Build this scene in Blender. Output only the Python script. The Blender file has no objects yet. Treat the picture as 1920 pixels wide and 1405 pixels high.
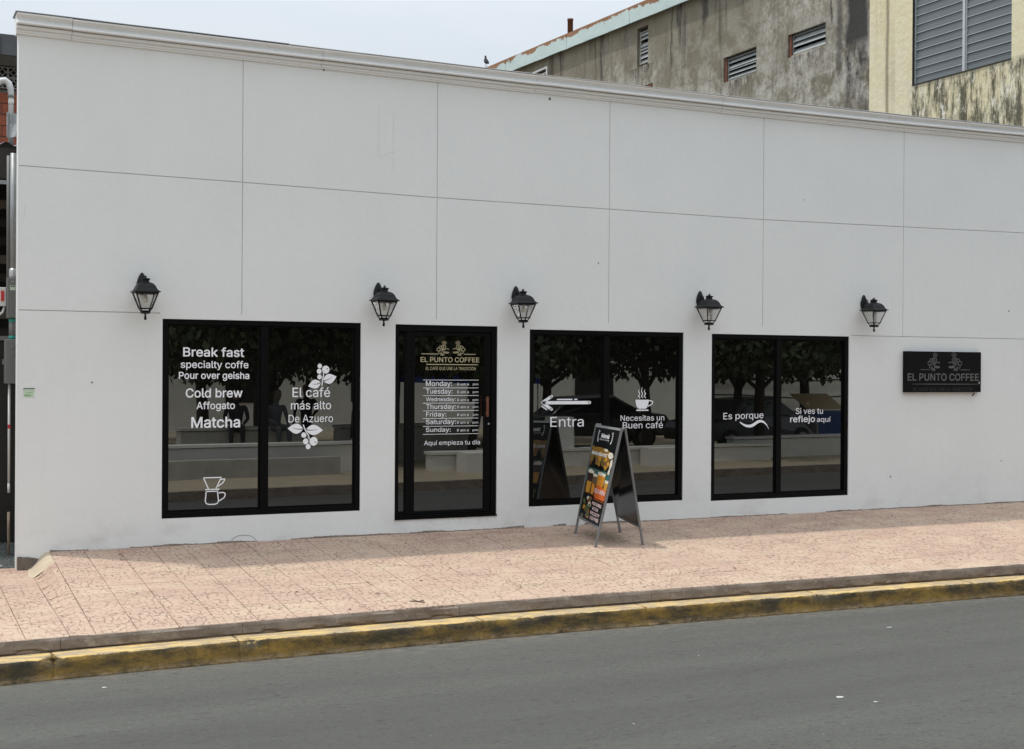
import bpy, math, random, os
import numpy as np
from mathutils.geometry import delaunay_2d_cdt
from mathutils import Vector, Matrix, noise
R = math.radians
random.seed(7)
scene = bpy.context.scene
col = scene.collection

# ---------------------------------------------------------------- camera, world, sun, exposure
def look_axes(yaw, pitch, roll):
    cy, sy, cp, sp = math.cos(yaw), math.sin(yaw), math.cos(pitch), math.sin(pitch)
    f = Vector((sy*cp, cy*cp, sp)); r = Vector((cy, -sy, 0)); u = r.cross(f)
    cr, sr = math.cos(roll), math.sin(roll)
    return cr*r + sr*u, -sr*r + cr*u, f
cam = bpy.data.objects.new('camera', bpy.data.cameras.new('camera')); col.objects.link(cam)
r_, u_, f_ = look_axes(R(25.2987), R(-0.229), R(0.3565))
cam.matrix_world = Matrix(((r_.x, u_.x, -f_.x, -1.2241), (r_.y, u_.y, -f_.y, -13.59), (r_.z, u_.z, -f_.z, 1.7741), (0, 0, 0, 1)))
cam.data.sensor_width = 36; cam.data.lens = 2524.7/1920*36
cam.data.clip_start = .1; cam.data.clip_end = 2000
scene.camera = cam

SUN = Vector((-.307, .185, 1)).normalized()
w = bpy.data.worlds.new('World'); scene.world = w; w.use_nodes = True
nt = w.node_tree; nt.nodes.clear()
N = nt.nodes.new; L = nt.links.new
out = N('ShaderNodeOutputWorld'); bg = N('ShaderNodeBackground'); sky = N('ShaderNodeTexSky')
sky.sky_type = 'NISHITA'; sky.sun_disc = False; sky.sun_elevation = math.asin(SUN.z); sky.sun_rotation = math.atan2(SUN.x, SUN.y)
sky.air_density = 1; sky.dust_density = 4
tc = N('ShaderNodeTexCoord'); sep = N('ShaderNodeSeparateXYZ'); L(tc.outputs['Generated'], sep.inputs[0])
mp = N('ShaderNodeMapping'); mp.inputs['Scale'].default_value = (1, 1, 3.2); L(tc.outputs['Generated'], mp.inputs[0])
nz = N('ShaderNodeTexNoise'); nz.inputs['Scale'].default_value = 2.6; nz.inputs['Detail'].default_value = 5; nz.inputs['Roughness'].default_value = .5
L(mp.outputs[0], nz.inputs[0])
cr = N('ShaderNodeValToRGB'); L(nz.outputs[0], cr.inputs[0])
cr.color_ramp.elements[0].position = .38; cr.color_ramp.elements[0].color = (6.5, 7.2, 7.85, 1)
cr.color_ramp.elements[1].position = .62; cr.color_ramp.elements[1].color = (7.25, 7.6, 7.95, 1)
mr = N('ShaderNodeMapRange'); L(sep.outputs[2], mr.inputs[0]); mr.inputs[1].default_value = 0; mr.inputs[2].default_value = 1
mr.inputs[3].default_value = .70; mr.inputs[4].default_value = 2.3
vm = N('ShaderNodeVectorMath'); vm.operation = 'SCALE'; L(cr.outputs[0], vm.inputs[0]); L(mr.outputs[0], vm.inputs['Scale'])
mx = N('ShaderNodeMix'); mx.data_type = 'RGBA'; mx.inputs[0].default_value = .88
L(sky.outputs[0], mx.inputs[6]); L(vm.outputs[0], mx.inputs[7])
L(mx.outputs[2], bg.inputs[0]); bg.inputs[1].default_value = .11; L(bg.outputs[0], out.inputs[0])

sun = bpy.data.objects.new('sun', bpy.data.lights.new('sun', 'SUN')); col.objects.link(sun)
sun.data.energy = 2.35; sun.data.angle = R(1.2); sun.data.color = (1, .95, .87)
sun.rotation_euler = SUN.to_track_quat('Z', 'Y').to_euler(); sun.location = SUN*40
vs = scene.view_settings; vs.view_transform = 'Standard'; vs.look = 'None'; vs.exposure = 0.0; vs.gamma = 1; vs.use_curve_mapping = False

# ---------------------------------------------------------------- materials
def mat(name, rough=.6, metal=0., ior=None):
    m = bpy.data.materials.new(name); m.use_nodes = True
    b = m.node_tree.nodes['Principled BSDF']
    b.inputs['Roughness'].default_value = rough; b.inputs['Metallic'].default_value = metal
    if ior: b.inputs['IOR'].default_value = ior
    return m, m.node_tree, b
class G:
    """small wrapper to write node graphs shortly"""
    def __init__(s, t): s.t = t; s.pos = None
    def n(s, k, **kw):
        q = s.t.nodes.new(k)
        for a, b in kw.items(): setattr(q, a, b)
        return q
    def P(s, scale=(1, 1, 1), obj=False):
        if obj: src = s.n('ShaderNodeTexCoord').outputs['Object']
        else: src = s.n('ShaderNodeNewGeometry').outputs['Position']
        m = s.n('ShaderNodeMapping'); m.inputs['Scale'].default_value = scale; s.t.links.new(src, m.inputs[0]); return m.outputs[0]
    def noise(s, v, sc, det=4, ro=.55, dist=0):
        q = s.n('ShaderNodeTexNoise'); q.inputs['Scale'].default_value = sc; q.inputs['Detail'].default_value = det
        q.inputs['Roughness'].default_value = ro; q.inputs['Distortion'].default_value = dist
        s.t.links.new(v, q.inputs['Vector']); return q.outputs[0]
    def ramp(s, v, a, b, ca=(0, 0, 0), cb=(1, 1, 1)):
        q = s.n('ShaderNodeValToRGB'); s.t.links.new(v, q.inputs[0]); e = q.color_ramp.elements
        e[0].position = a; e[1].position = b; e[0].color = (*ca, 1); e[1].color = (*cb, 1); return q.outputs[0]
    def mix(s, f, a, b, mode='MIX'):
        q = s.n('ShaderNodeMix', data_type='RGBA', blend_type=mode)
        for i, x in ((0, f), (6, a), (7, b)):
            if isinstance(x, (int, float)): q.inputs[i].default_value = x
            elif isinstance(x, tuple): q.inputs[i].default_value = (*x, 1)
            else: s.t.links.new(x, q.inputs[i])
        return q.outputs[2]
    def math(s, op, a, b=0., clamp=False):
        q = s.n('ShaderNodeMath', operation=op, use_clamp=clamp)
        for i, x in ((0, a), (1, b)):
            if isinstance(x, (int, float)): q.inputs[i].default_value = x
            else: s.t.links.new(x, q.inputs[i])
        return q.outputs[0]
    def axis(s, i):
        q = s.n('ShaderNodeSeparateXYZ'); s.t.links.new(s.n('ShaderNodeNewGeometry').outputs['Position'], q.inputs[0]); return q.outputs[i]
    def rng(s, v, a, b, c=0., d=1.):
        q = s.n('ShaderNodeMapRange'); s.t.links.new(v, q.inputs[0])
        for i, x in enumerate((a, b, c, d)): q.inputs[i+1].default_value = x
        return q.outputs[0]
    def bump(s, b, h, st=.3, d=.01):
        q = s.n('ShaderNodeBump'); q.inputs['Strength'].default_value = st; q.inputs['Distance'].default_value = d
        s.t.links.new(h, q.inputs['Height']); s.t.links.new(q.outputs[0], b.inputs['Normal'])
    def col(s, b, c): s.t.links.new(c, b.inputs['Base Color'])
M = {}
def simple(name, c, rough=.6, metal=0., var=.12, sc=6., ior=None, bump=0.):
    m, t, b = mat(name, rough, metal, ior); g = G(t); n = g.noise(g.P(), sc, 4)
    g.col(b, g.mix(n, tuple(x*(1-var) for x in c), tuple(x*(1+var) for x in c)))
    if bump: g.bump(b, g.noise(g.P(), sc*8, 3), bump, .004)
    M[name] = m; return m

def stucco(name, c1, c2, dirt):
    m, t, b = mat(name, .85); g = G(t); p = g.P()
    a = g.mix(g.ramp(g.noise(p, .9, 5), .3, .7), c1, c2)
    st = g.ramp(g.noise(g.P((7, 7, .35)), 1.0, 4, .6), .55, .8)
    a = g.mix(g.math('MULTIPLY', st, .12), a, tuple(x*.8 for x in c1))
    # splash-back dirt near the pavement, in cloudy patches
    low = g.rng(g.axis(2), .02, .55, 1, 0)
    pat = g.ramp(g.noise(g.P((1, 1, 1.6)), 2.2, 6, .65), .5, .72)
    f = g.math('MULTIPLY', g.math('MULTIPLY', low, pat), dirt)
    a = g.mix(f, a, (.45, .44, .40))
    spk = g.ramp(g.noise(p, 26, 2), .79, .83)
    a = g.mix(g.math('MULTIPLY', spk, .18), a, (.35, .33, .3))
    a = g.mix(g.rng(g.noise(p, 42, 3, .7), .25, .75, 0, .35), a, tuple(x*.9 for x in c1))
    g.col(b, a); h = g.noise(p, 85, 4, .7)
    h2 = g.math('ADD', h, g.math('MULTIPLY', g.noise(p, 9, 3), 2.2))
    g.bump(b, h2, .38, .005); M[name] = m
stucco('stucco', (.748, .762, .757), (.793, .806, .80), .45)
stucco('cornice_paint', (.80, .815, .82), (.85, .865, .87), 0)
simple('groove', (.55, .55, .54), .9)
simple('black_metal', (.002, .002, .0023), .5, var=.2)
M['black_metal'].node_tree.nodes['Principled BSDF'].inputs['Specular IOR Level'].default_value = .12
simple('lamp_metal', (.006, .0065, .0075), .5, var=.25, sc=30, bump=.2)
M['lamp_metal'].node_tree.nodes['Principled BSDF'].inputs['Specular IOR Level'].default_value = .28
simple('white_vinyl', (.88, .89, .93), .5, var=.03)
simple('gold_vinyl', (.52, .45, .28), .45, var=.08)
simple('grey_lettering', (.12, .12, .118), .4, var=.35, sc=9)
simple('dim_lettering', (.032, .030, .031), .4, var=.2, sc=9)
simple('copper', (.17, .06, .032), .5, .2)
simple('alu', (.23, .235, .24), .45, .5, var=.1)
simple('light_alu', (.55, .56, .57), .35, .6)
simple('board_black', (.010, .010, .011), .16)
simple('print_black', (.004, .005, .0055), .4)
simple('sign_black', (.0015, .0015, .0016), .5)
for k_ in ('print_black', 'sign_black'): M[k_].node_tree.nodes['Principled BSDF'].inputs['Specular IOR Level'].default_value = .15
simple('galvanised', (.30, .315, .32), .5, .5, var=.3, sc=9)
simple('box_grey', (.15, .155, .15), .5, var=.1)
simple('teal_tape', (.03, .30, .24), .5)
simple('clear_bulb', (.62, .61, .58), .2)
simple('bird', (.008, .009, .012), .8, var=.4, sc=20)
simple('dark_wood', (.03, .026, .022), .8, var=.5)
simple('gate_black', (.006, .006, .006), .5)
simple('clay', (.30, .085, .045), .85, var=.4, sc=5, bump=.3)
simple('block_grey', (.30, .29, .26), .9, var=.25, bump=.3)
simple('roof_dark', (.10, .105, .11), .6, .3, var=.35)
simple('paper_white', (.50, .62, .48), .7)
simple('paper_green', (.25, .45, .22), .7)
simple('red_plastic', (.55, .03, .03), .5)
simple('white_plastic', (.6, .6, .58), .5)
simple('white_paint', (.76, .76, .71), .8, var=.15, sc=1.5)
simple('planter_concrete', (.42, .41, .37), .9, var=.3, sc=3, bump=.4)
simple('fillet_cement', (.48, .40, .29), .9, var=.3, sc=7, bump=.5)
simple('broken_brick', (.15, .125, .105), .95, var=.6, sc=12, bump=.6)
simple('soil', (.05, .028, .018), .95, var=.4)
simple('blue_cloth', (.01, .05, .28), .7)
simple('blue_plastic', (.015, .07, .22), .5)
simple('tan_plastic', (.40, .30, .16), .6)
simple('bark', (.045, .035, .028), .95, var=.4, sc=14, bump=.6)
simple('limewash', (.55, .55, .50), .9, var=.2)
simple('car_paint', (.10, .105, .11), .25, .4)
simple('car_glass', (.01, .012, .014), .08)
simple('rubber', (.015, .015, .015), .8)
simple('skin', (.11, .075, .058), .6)
simple('cloth_dark', (.02, .02, .025), .9)
simple('cloth_grey', (.10, .11, .12), .9)
simple('hair', (.012, .01, .009), .7)
simple('dirt_dark', (.10, .09, .08), .95, var=.5, sc=30)
simple('leaf_litter', (.10, .06, .035), .9, var=.4, sc=20)
simple('scrap_white', (.42, .42, .41), .8)
simple('sole', (.03, .03, .03), .8)
for nm, c in dict(p_mustard=(.27, .15, .02), p_teal=(.03, .13, .12), p_amber=(.62, .25, .02), p_orange=(.62, .12, .015), p_coffee=(.035, .012, .008),
                  p_cream=(.72, .66, .55), p_green=(.07, .10, .03), p_red=(.35, .06, .03), p_pink=(.80, .62, .60), p_yellow=(.55, .27, .03), p_brown=(.16, .08, .03)).items():
    simple(nm, c, .3, var=.35, sc=38)

m, t, b = mat('window_glass', .0, ior=2.4); g = G(t); b.inputs['Base Color'].default_value = (.0035, .0035, .003, 1); b.inputs['Roughness'].default_value = .004
g.bump(b, g.noise(g.P((1, 1, .6)), 1.1, 1), .05, .012); M['window_glass'] = m
m, t, b = mat('lamp_glass', .12); b.inputs['Base Color'].default_value = (.72, .72, .69, 1); b.inputs['Transmission Weight'].default_value = .92; b.inputs['IOR'].default_value = 1.12
b.inputs['Alpha'].default_value = .55; M['lamp_glass'] = m

# pavement tiles: pressed wandering strokes, pink and cream patches
def tile_mat(name, strokes=True):
    m, t, b = mat(name, .85); g = G(t); p = g.P()
    patch = g.ramp(g.noise(g.P((.75, 1.1, 1)), 2.3, 6, .68), .36, .66)
    c = g.mix(patch, (.445, .300, .236), (.535, .418, .306))
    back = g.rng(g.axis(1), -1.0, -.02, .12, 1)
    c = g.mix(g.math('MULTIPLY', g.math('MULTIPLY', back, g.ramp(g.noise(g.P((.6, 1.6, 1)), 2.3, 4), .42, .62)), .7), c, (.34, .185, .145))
    oi = g.n('ShaderNodeObjectInfo'); c = g.mix(g.math('MULTIPLY', oi.outputs['Random'], .30), c, (.50, .37, .28))
    c = g.mix(g.rng(g.noise(p, 60, 4, .7), .3, .75, 0, .3), c, (.42, .33, .25))
    stain = g.ramp(g.noise(g.P((.7, 2.6, 1)), 2.4, 7, .72), .50, .68)
    c = g.mix(g.math('MULTIPLY', stain, .42), c, (.28, .205, .155))
    if strokes:
        q = g.n('ShaderNodeMix', data_type='RGBA', blend_type='LINEAR_LIGHT'); q.inputs[0].default_value = .035
        t.links.new(g.P((1, .62, 0)), q.inputs[6])
        nn = g.n('ShaderNodeTexNoise'); nn.inputs['Scale'].default_value = 14; t.links.new(p, nn.inputs['Vector']); t.links.new(nn.outputs['Color'], q.inputs[7])
        v = g.n('ShaderNodeTexVoronoi', feature='DISTANCE_TO_EDGE', voronoi_dimensions='2D'); v.inputs['Scale'].default_value = 17; v.inputs['Randomness'].default_value = .9
        t.links.new(q.outputs[2], v.inputs['Vector'])
        line = g.ramp(v.outputs['Distance'], .035, .13, (1, 1, 1), (0, 0, 0))
        brk = g.ramp(g.noise(p, 21, 2), .43, .52)
        wear = g.ramp(g.noise(g.P((1, 1.2, 1)), 2.6, 4, .6), .30, .55)
        f = g.math('MULTIPLY', g.math('MULTIPLY', line, brk), wear)
        c = g.mix(g.math('MULTIPLY', f, .70), c, (.12, .07, .055))
        h = g.math('SUBTRACT', g.math('MULTIPLY', g.noise(p, 90, 3), .3), f); g.bump(b, h, .55, .006)
    else: g.bump(b, g.noise(p, 60, 4), .4, .006)
    g.col(b, c); M[name] = m
tile_mat('tile'); tile_mat('tile_bed', False)
M['tile_bed'].node_tree.nodes['Principled BSDF'].inputs['Roughness'].default_value = .95

m, t, b = mat('slab_concrete', .9); g = G(t); p = g.P()
c = g.mix(g.ramp(g.noise(g.P((1, 1, 2)), 3.5, 6, .65), .35, .65), (.17, .13, .105), (.29, .245, .205))
c = g.mix(g.math('MULTIPLY', g.ramp(g.noise(g.P((2, 1, 3)), 5, 5, .7), .56, .7), .7), c, (.42, .37, .30))
c = g.mix(g.math('MULTIPLY', g.ramp(g.noise(p, 11, 5, .7), .6, .72), .7), c, (.08, .065, .055))
g.col(b, c); g.bump(b, g.noise(p, 38, 5, .7), .6, .012); M['slab_concrete'] = m

m, t, b = mat('kerb_paint', .8); g = G(t); p = g.P()
nrm = g.n('ShaderNodeSeparateXYZ'); t.links.new(g.n('ShaderNodeNewGeometry').outputs['Normal'], nrm.inputs[0])
yel = g.mix(g.noise(p, 5, 4), (.60, .39, .10), (.66, .48, .21))
conc = g.mix(g.noise(p, 9, 4), (.20, .165, .12), (.40, .335, .25))
worn = g.ramp(g.noise(g.P((.9, 5, 3)), 4.2, 7, .72), .41, .53)
top = g.mix(g.math('MULTIPLY', worn, .85), yel, conc)
face = g.mix(g.ramp(g.noise(g.P((.8, 1, 2.4)), 3.8, 7, .75), .38, .60), (.070, .050, .022), (.31, .185, .035))  # face tones painted darker than the top, standing for its shade
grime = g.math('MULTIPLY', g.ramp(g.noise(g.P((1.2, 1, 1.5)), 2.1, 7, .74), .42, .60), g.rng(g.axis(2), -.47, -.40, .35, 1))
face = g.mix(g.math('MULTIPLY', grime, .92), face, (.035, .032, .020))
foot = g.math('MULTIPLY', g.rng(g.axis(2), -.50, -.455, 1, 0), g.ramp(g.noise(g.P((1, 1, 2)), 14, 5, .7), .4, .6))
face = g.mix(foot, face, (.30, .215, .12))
crk = g.n('ShaderNodeTexVoronoi', feature='DISTANCE_TO_EDGE'); crk.inputs['Scale'].default_value = 9; t.links.new(g.P((1, 1, 1.3)), crk.inputs['Vector'])
face = g.mix(g.math('MULTIPLY', g.ramp(crk.outputs['Distance'], 0, .03, (1, 1, 1), (0, 0, 0)), .35), face, (.03, .02, .015))
g.col(b, g.mix(g.rng(g.math('ADD', nrm.outputs[2], g.math('MULTIPLY', g.math('SUBTRACT', g.noise(p, 13, 5, .7), .5), 1.2)), .72, .86), face, top)); g.bump(b, g.noise(p, 34, 5, .7), .6, .012); M['kerb_paint'] = m  # sunlit top and shaded face put into the colour by the normal

m, t, b = mat('asphalt', .88); g = G(t); p = g.P()
c = g.mix(g.ramp(g.noise(g.P((.3, 1.4, 1)), 1.0, 5, .62), .34, .66), (.052, .0525, .0465), (.078, .0785, .0705))
c = g.mix(g.rng(g.noise(p, 42, 6, .85), .33, .68, 0, .9), c, (.112, .113, .101))
c = g.mix(g.math('MULTIPLY', g.ramp(g.noise(g.P((1.6, 3.2, 1)), 11, 5, .78), .54, .66), .6), c, (.028, .028, .026))
c = g.mix(g.math('MULTIPLY', g.ramp(g.noise(g.P((2.2, 11, 1)), 3.2, 3, .5), .66, .71), .6), c, (.014, .014, .013))
c = g.mix(g.math('MULTIPLY', g.ramp(g.noise(p, 34, 3, .6), .66, .70), .45), c, (.20, .20, .185))
ln = g.ramp(g.noise(g.P((.04, 1.0, 1)), .9, 3), .40, .62); c = g.mix(g.math('MULTIPLY', ln, .4), c, (.040, .040, .037))
gut = g.math('MULTIPLY', g.rng(g.axis(1), -3.62, -3.28, 0, 1), g.ramp(g.noise(g.P((1.6, 5, 1)), 4, 6, .7), .44, .60)); c = g.mix(g.math('MULTIPLY', gut, .5), c, (.22, .19, .15))
g.col(b, c); g.bump(b, g.noise(p, 95, 4, .8), .7, .008); M['asphalt'] = m

def old_wall(name, ca, cb, stain, white, wamt, samt):
    m, t, b = mat(name, .92); g = G(t); p = g.P()
    c = g.mix(g.ramp(g.noise(p, .55, 5, .6), .35, .65), ca, cb)
    big = g.ramp(g.noise(g.P((1, 1, .8)), .55, 4, .6), .34, .50)
    fine = g.ramp(g.noise(p, 2.6, 8, .76), .42, .56)
    lowz = g.rng(g.axis(2), 9.2, 7.4, .15, 1)
    c = g.mix(g.math('MULTIPLY', g.math('MULTIPLY', g.math('MULTIPLY', big, fine), lowz), wamt), c, white)
    s = g.ramp(g.noise(g.P((2.6, 2.6, .16)), 1.1, 6, .65), .53, .64)
    s2 = g.ramp(g.noise(g.P((1, 1, .5)), 1.3, 4), .36, .62)
    c = g.mix(g.math('MULTIPLY', g.math('MULTIPLY', s, s2), samt), c, stain)
    c = g.mix(g.rng(g.noise(p, 14, 5, .7), .3, .8, 0, .35), c, tuple(x*.6 for x in ca))
    g.col(b, c); g.bump(b, g.noise(p, 9, 7, .7), .5, .03); M[name] = m; return m, t, b, g, c
m, t, b, g, c = old_wall('aged_grey', (.17, .15, .108), (.235, .21, .155), (.045, .04, .032), (.50, .48, .43), .98, .75)
# black run-off band next to the yellow corner and a stain under the downpipe
wig = g.math('MULTIPLY', g.math('SUBTRACT', g.noise(g.P((1, 1, .35)), 2.6, 5, .7), .5), .55)
fn = g.noise(g.P((1, 1, .8)), 3.4, 9, .8)
for (ly, lz, ry_, rz_) in [(12.7, 8.25, .75, .62), (6.0, 7.35, .85, .55), (6.9, 8.75, 1.1, .5), (8.05, 8.3, .30, .75), (9.0, 7.4, .8, .3), (7.2, 7.5, .6, .35), (14.1, 8.6, .4, .6)]:
    dy_ = g.math('DIVIDE', g.math('SUBTRACT', g.axis(1), ly), ry_); dz_ = g.math('DIVIDE', g.math('SUBTRACT', g.axis(2), lz), rz_)
    d_ = g.math('ADD', g.math('MULTIPLY', dy_, dy_), g.math('MULTIPLY', dz_, dz_))
    c = g.mix(g.math('MULTIPLY', g.rng(d_, .25, 1.6, 1, 0), g.ramp(fn, .48, .62)), c, (.45, .43, .38))
for (sy_, w_, zb_) in [(11.25, .16, 8.75), (10.35, .12, 8.95), (9.9, .05, 9.2), (15.05, .05, 8.7), (14.8, .09, 8.5), (13.6, .05, 9.0), (8.9, .06, 9.1), (6.1, .06, 8.0), (11.6, .05, 8.3), (16.9, .08, 9.2)]:
    d_ = g.math('ABSOLUTE', g.math('ADD', g.math('SUBTRACT', g.axis(1), sy_), wig))
    c = g.mix(g.math('MULTIPLY', g.math('MULTIPLY', g.rng(d_, w_*.25, w_, .85, 0), g.rng(g.axis(2), zb_-.25, zb_+.25, 0, 1)), g.ramp(g.noise(g.P((3, 3, .5)), 2.2, 6, .75), .36, .52)), c, (.045, .040, .033))
for (sy_, sz_, ln_) in [(9.0, 7.66, .35), (6.85, 7.72, .4), (12.85, 8.68, .5)]:
    m1 = g.math('MULTIPLY', g.rng(g.math('ABSOLUTE', g.math('SUBTRACT', g.axis(1), sy_)), .3, .55, 1, 0), g.math('MULTIPLY', g.rng(g.axis(2), sz_-ln_, sz_, 0, 1), g.rng(g.axis(2), sz_, sz_+.01, 1, 0)))
    c = g.mix(g.math('MULTIPLY', m1, g.ramp(g.noise(g.P((3, 3, .7)), 3, 6, .8), .44, .56)), c, (.06, .05, .04))
dist = g.math('ABSOLUTE', g.math('ADD', g.math('SUBTRACT', g.axis(1), 5.42), g.math('MULTIPLY', g.math('SUBTRACT', g.noise(g.P((1, 1, .6)), 2.2, 4), .5), .28)))
band = g.rng(dist, .24, .36, 1, 0)
hole = g.ramp(g.noise(g.P((1, 1.3, .7)), 3.2, 8, .75), .40, .62)
lim = g.math('MAXIMUM', g.rng(g.axis(2), 7.35, 7.7, 0, 1), hole)
c2 = g.mix(g.math('MULTIPLY', g.math('MULTIPLY', band, lim), .95), c, (.028, .027, .027))
d2 = g.math('ABSOLUTE', g.math('SUBTRACT', g.axis(1), 5.92)); c2 = g.mix(g.math('MULTIPLY', g.rng(d2, .03, .12, .7, 0), g.rng(g.axis(2), 6.9, 7.4, 0, 1)), c2, (.05, .046, .042))
g.col(b, c2)
m, t, b, g, c = old_wall('aged_yellow', (.72, .64, .42), (.78, .71, .48), (.30, .24, .13), (.80, .76, .62), .4, .35)
zz = g.axis(2); yy = g.axis(1)
under = g.math('MULTIPLY', g.rng(zz, 6.62, 6.52, 0, 1), g.rng(yy, 4.12, 4.02, 0, 1))
blot = g.ramp(g.noise(g.P((2.2, 2.2, .55)), 2.8, 9, .80), .43, .55)
c = g.mix(g.math('MULTIPLY', g.math('MULTIPLY', under, blot), .92), c, (.055, .052, .032))
c = g.mix(g.math('MULTIPLY', g.math('MULTIPLY', under, g.ramp(g.noise(g.P((2, 2, .9)), 3.4, 9, .80), .54, .62)), .85), c, (.80, .78, .68))
dd = g.math('ABSOLUTE', g.math('SUBTRACT', yy, g.math('ADD', 4.60, g.math('MULTIPLY', g.noise(g.P((1, 1, .8)), 2, 3), .05))))
c = g.mix(g.rng(dd, .015, .055, .7, 0), c, (.17, .14, .09))
g.col(b, c)

m, t, b = mat('rusty_fascia', .6); g = G(t); p = g.P()
rs = g.math('ADD', g.math('MULTIPLY', g.noise(g.P((1, 1, 1.2)), 1.7, 7, .7), 1.0), g.rng(g.math('SUBTRACT', g.axis(2), g.math('MULTIPLY', g.axis(1), .0265)), 9.45, 9.72, -.24, .20))
rust = g.mix(g.noise(p, 6, 5), (.20, .085, .03), (.38, .20, .10))
c = g.mix(g.ramp(rs, .55, .585), (.56, .68, .66), rust)
g.col(b, c); g.bump(b, g.noise(g.P((1, 1, 1)), 2.2, 3), .4, .05); M['rusty_fascia'] = m
simple('rusty_pale', (.22, .17, .12), .9, var=.7, sc=25)
simple('rust', (.16, .07, .035), .9, var=.4, sc=8)
simple('louvre_glass', (.125, .145, .155), .35, var=.2, sc=2)
simple('louvre_small', (.32, .34, .34), .45, var=.35, sc=4)
simple('louvre_edge', (.42, .45, .46), .4)
simple('timber_red', (.15, .055, .03), .9, var=.4, sc=9)
simple('dark_inside', (.012, .012, .012), .9)
simple('park_paving', (.40, .34, .24), .9, var=.2, sc=2)
simple('ground_earth', (.16, .13, .10), .95, var=.3, sc=1.5)
simple('duct_metal', (.55, .56, .56), .5, .3, var=.3, sc=12)
simple('gravel_dark', (.11, .122, .12), .9, var=.5, sc=30)
m, t, b = mat('foliage', .7); g = G(t); g.col(b, g.mix(g.ramp(g.noise(g.P(), 1.2, 3), .35, .65), (.010, .018, .006), (.040, .056, .014))); M['foliage'] = m

# ---------------------------------------------------------------- mesh helpers
class MB:
    def __init__(s): s.v = []; s.f = []; s.sm = []
    def quad(s, *pts, smooth=False):
        k = len(s.v); s.v += [tuple(p) for p in pts]; s.f.append(tuple(range(k, k+len(pts)))); s.sm.append(smooth); return s
    def box(s, x0, x1, y0, y1, z0, z1):
        k = len(s.v)
        s.v += [(x0, y0, z0), (x1, y0, z0), (x1, y1, z0), (x0, y1, z0), (x0, y0, z1), (x1, y0, z1), (x1, y1, z1), (x0, y1, z1)]
        for f in ((0, 3, 2, 1), (4, 5, 6, 7), (0, 1, 5, 4), (1, 2, 6, 5), (2, 3, 7, 6), (3, 0, 4, 7)):
            s.f.append(tuple(k+i for i in f)); s.sm.append(False)
        return s
    def hexa(s, b4, t4):
        k = len(s.v); s.v += [tuple(p) for p in b4] + [tuple(p) for p in t4]
        for f in ((0, 3, 2, 1), (4, 5, 6, 7), (0, 1, 5, 4), (1, 2, 6, 5), (2, 3, 7, 6), (3, 0, 4, 7)):
            s.f.append(tuple(k+i for i in f)); s.sm.append(False)
        return s
    def tube(s, pts, rad, n=10, caps=True, smooth=True):
        pts = [Vector(p) for p in pts]; rr = rad if isinstance(rad, (list, tuple)) else [rad]*len(pts); k = len(s.v)
        prev = None
        for i, p in enumerate(pts):
            d = (pts[min(i+1, len(pts)-1)] - pts[max(i-1, 0)]).normalized()
            if prev is None:
                a = d.orthogonal().normalized()
            else:
                a = (prev - d*prev.dot(d)).normalized()
            prev = a; bb = d.cross(a)
            for j in range(n):
                th = 2*math.pi*j/n; q = p + (a*math.cos(th) + bb*math.sin(th))*rr[i]; s.v.append(tuple(q))
        for i in range(len(pts)-1):
            for j in range(n):
                s.f.append((k+i*n+j, k+i*n+(j+1) % n, k+(i+1)*n+(j+1) % n, k+(i+1)*n+j)); s.sm.append(smooth)
        if caps:
            s.f.append(tuple(k+j for j in reversed(range(n)))); s.sm.append(False)
            s.f.append(tuple(k+(len(pts)-1)*n+j for j in range(n))); s.sm.append(False)
        return s
    def loft(s, rings, smooth=False, caps=True):
        """rings: list of equal-length closed point lists"""
        k = len(s.v); n = len(rings[0])
        for r in rings: s.v += [tuple(p) for p in r]
        for i in range(len(rings)-1):
            for j in range(n):
                s.f.append((k+i*n+j, k+i*n+(j+1) % n, k+(i+1)*n+(j+1) % n, k+(i+1)*n+j)); s.sm.append(smooth)
        if caps:
            s.f.append(tuple(k+j for j in reversed(range(n)))); s.sm.append(False)
            s.f.append(tuple(k+(len(rings)-1)*n+j for j in range(n))); s.sm.append(False)
        return s
    def lathe(s, prof, c=(0, 0, 0), n=14, smooth=True, squ=False):
        rings = []
        for r, z in prof:
            rings.append([(c[0]+r*math.cos(2*math.pi*j/n), c[1]+r*math.sin(2*math.pi*j/n), c[2]+z) for j in range(n)])
        return s.loft(rings, smooth)
    def beam(s, a, b_, wd, dp, up=(0, 0, 1)):
        """rectangular bar from a to b"""
        a = Vector(a); b_ = Vector(b_); d = (b_-a).normalized(); side = d.cross(Vector(up)).normalized(); o = side.cross(d)
        ring = lambda p: [p + side*wd/2 + o*dp/2, p - side*wd/2 + o*dp/2, p - side*wd/2 - o*dp/2, p + side*wd/2 - o*dp/2]
        return s.loft([ring(a), ring(b_)])
    def build(s, name, m, parent=None, loc=None, bevel=0., label=None, kind=None):
        me = bpy.data.meshes.new(name); me.from_pydata(s.v, [], s.f); me.polygons.foreach_set('use_smooth', s.sm); me.update()
        mats = m if isinstance(m, (list, tuple)) else [m]
        for q in mats: me.materials.append(M[q])
        o = bpy.data.objects.new(name, me); col.objects.link(o)
        if loc: o.location = loc
        if parent: o.parent = parent
        if bevel:
            bv = o.modifiers.new('bevel', 'BEVEL'); bv.width = bevel; bv.segments = 2; bv.limit_method = 'ANGLE'; bv.angle_limit = R(40)
        if label: o['label'] = label
        if kind: o['kind'] = kind
        return o
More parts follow.
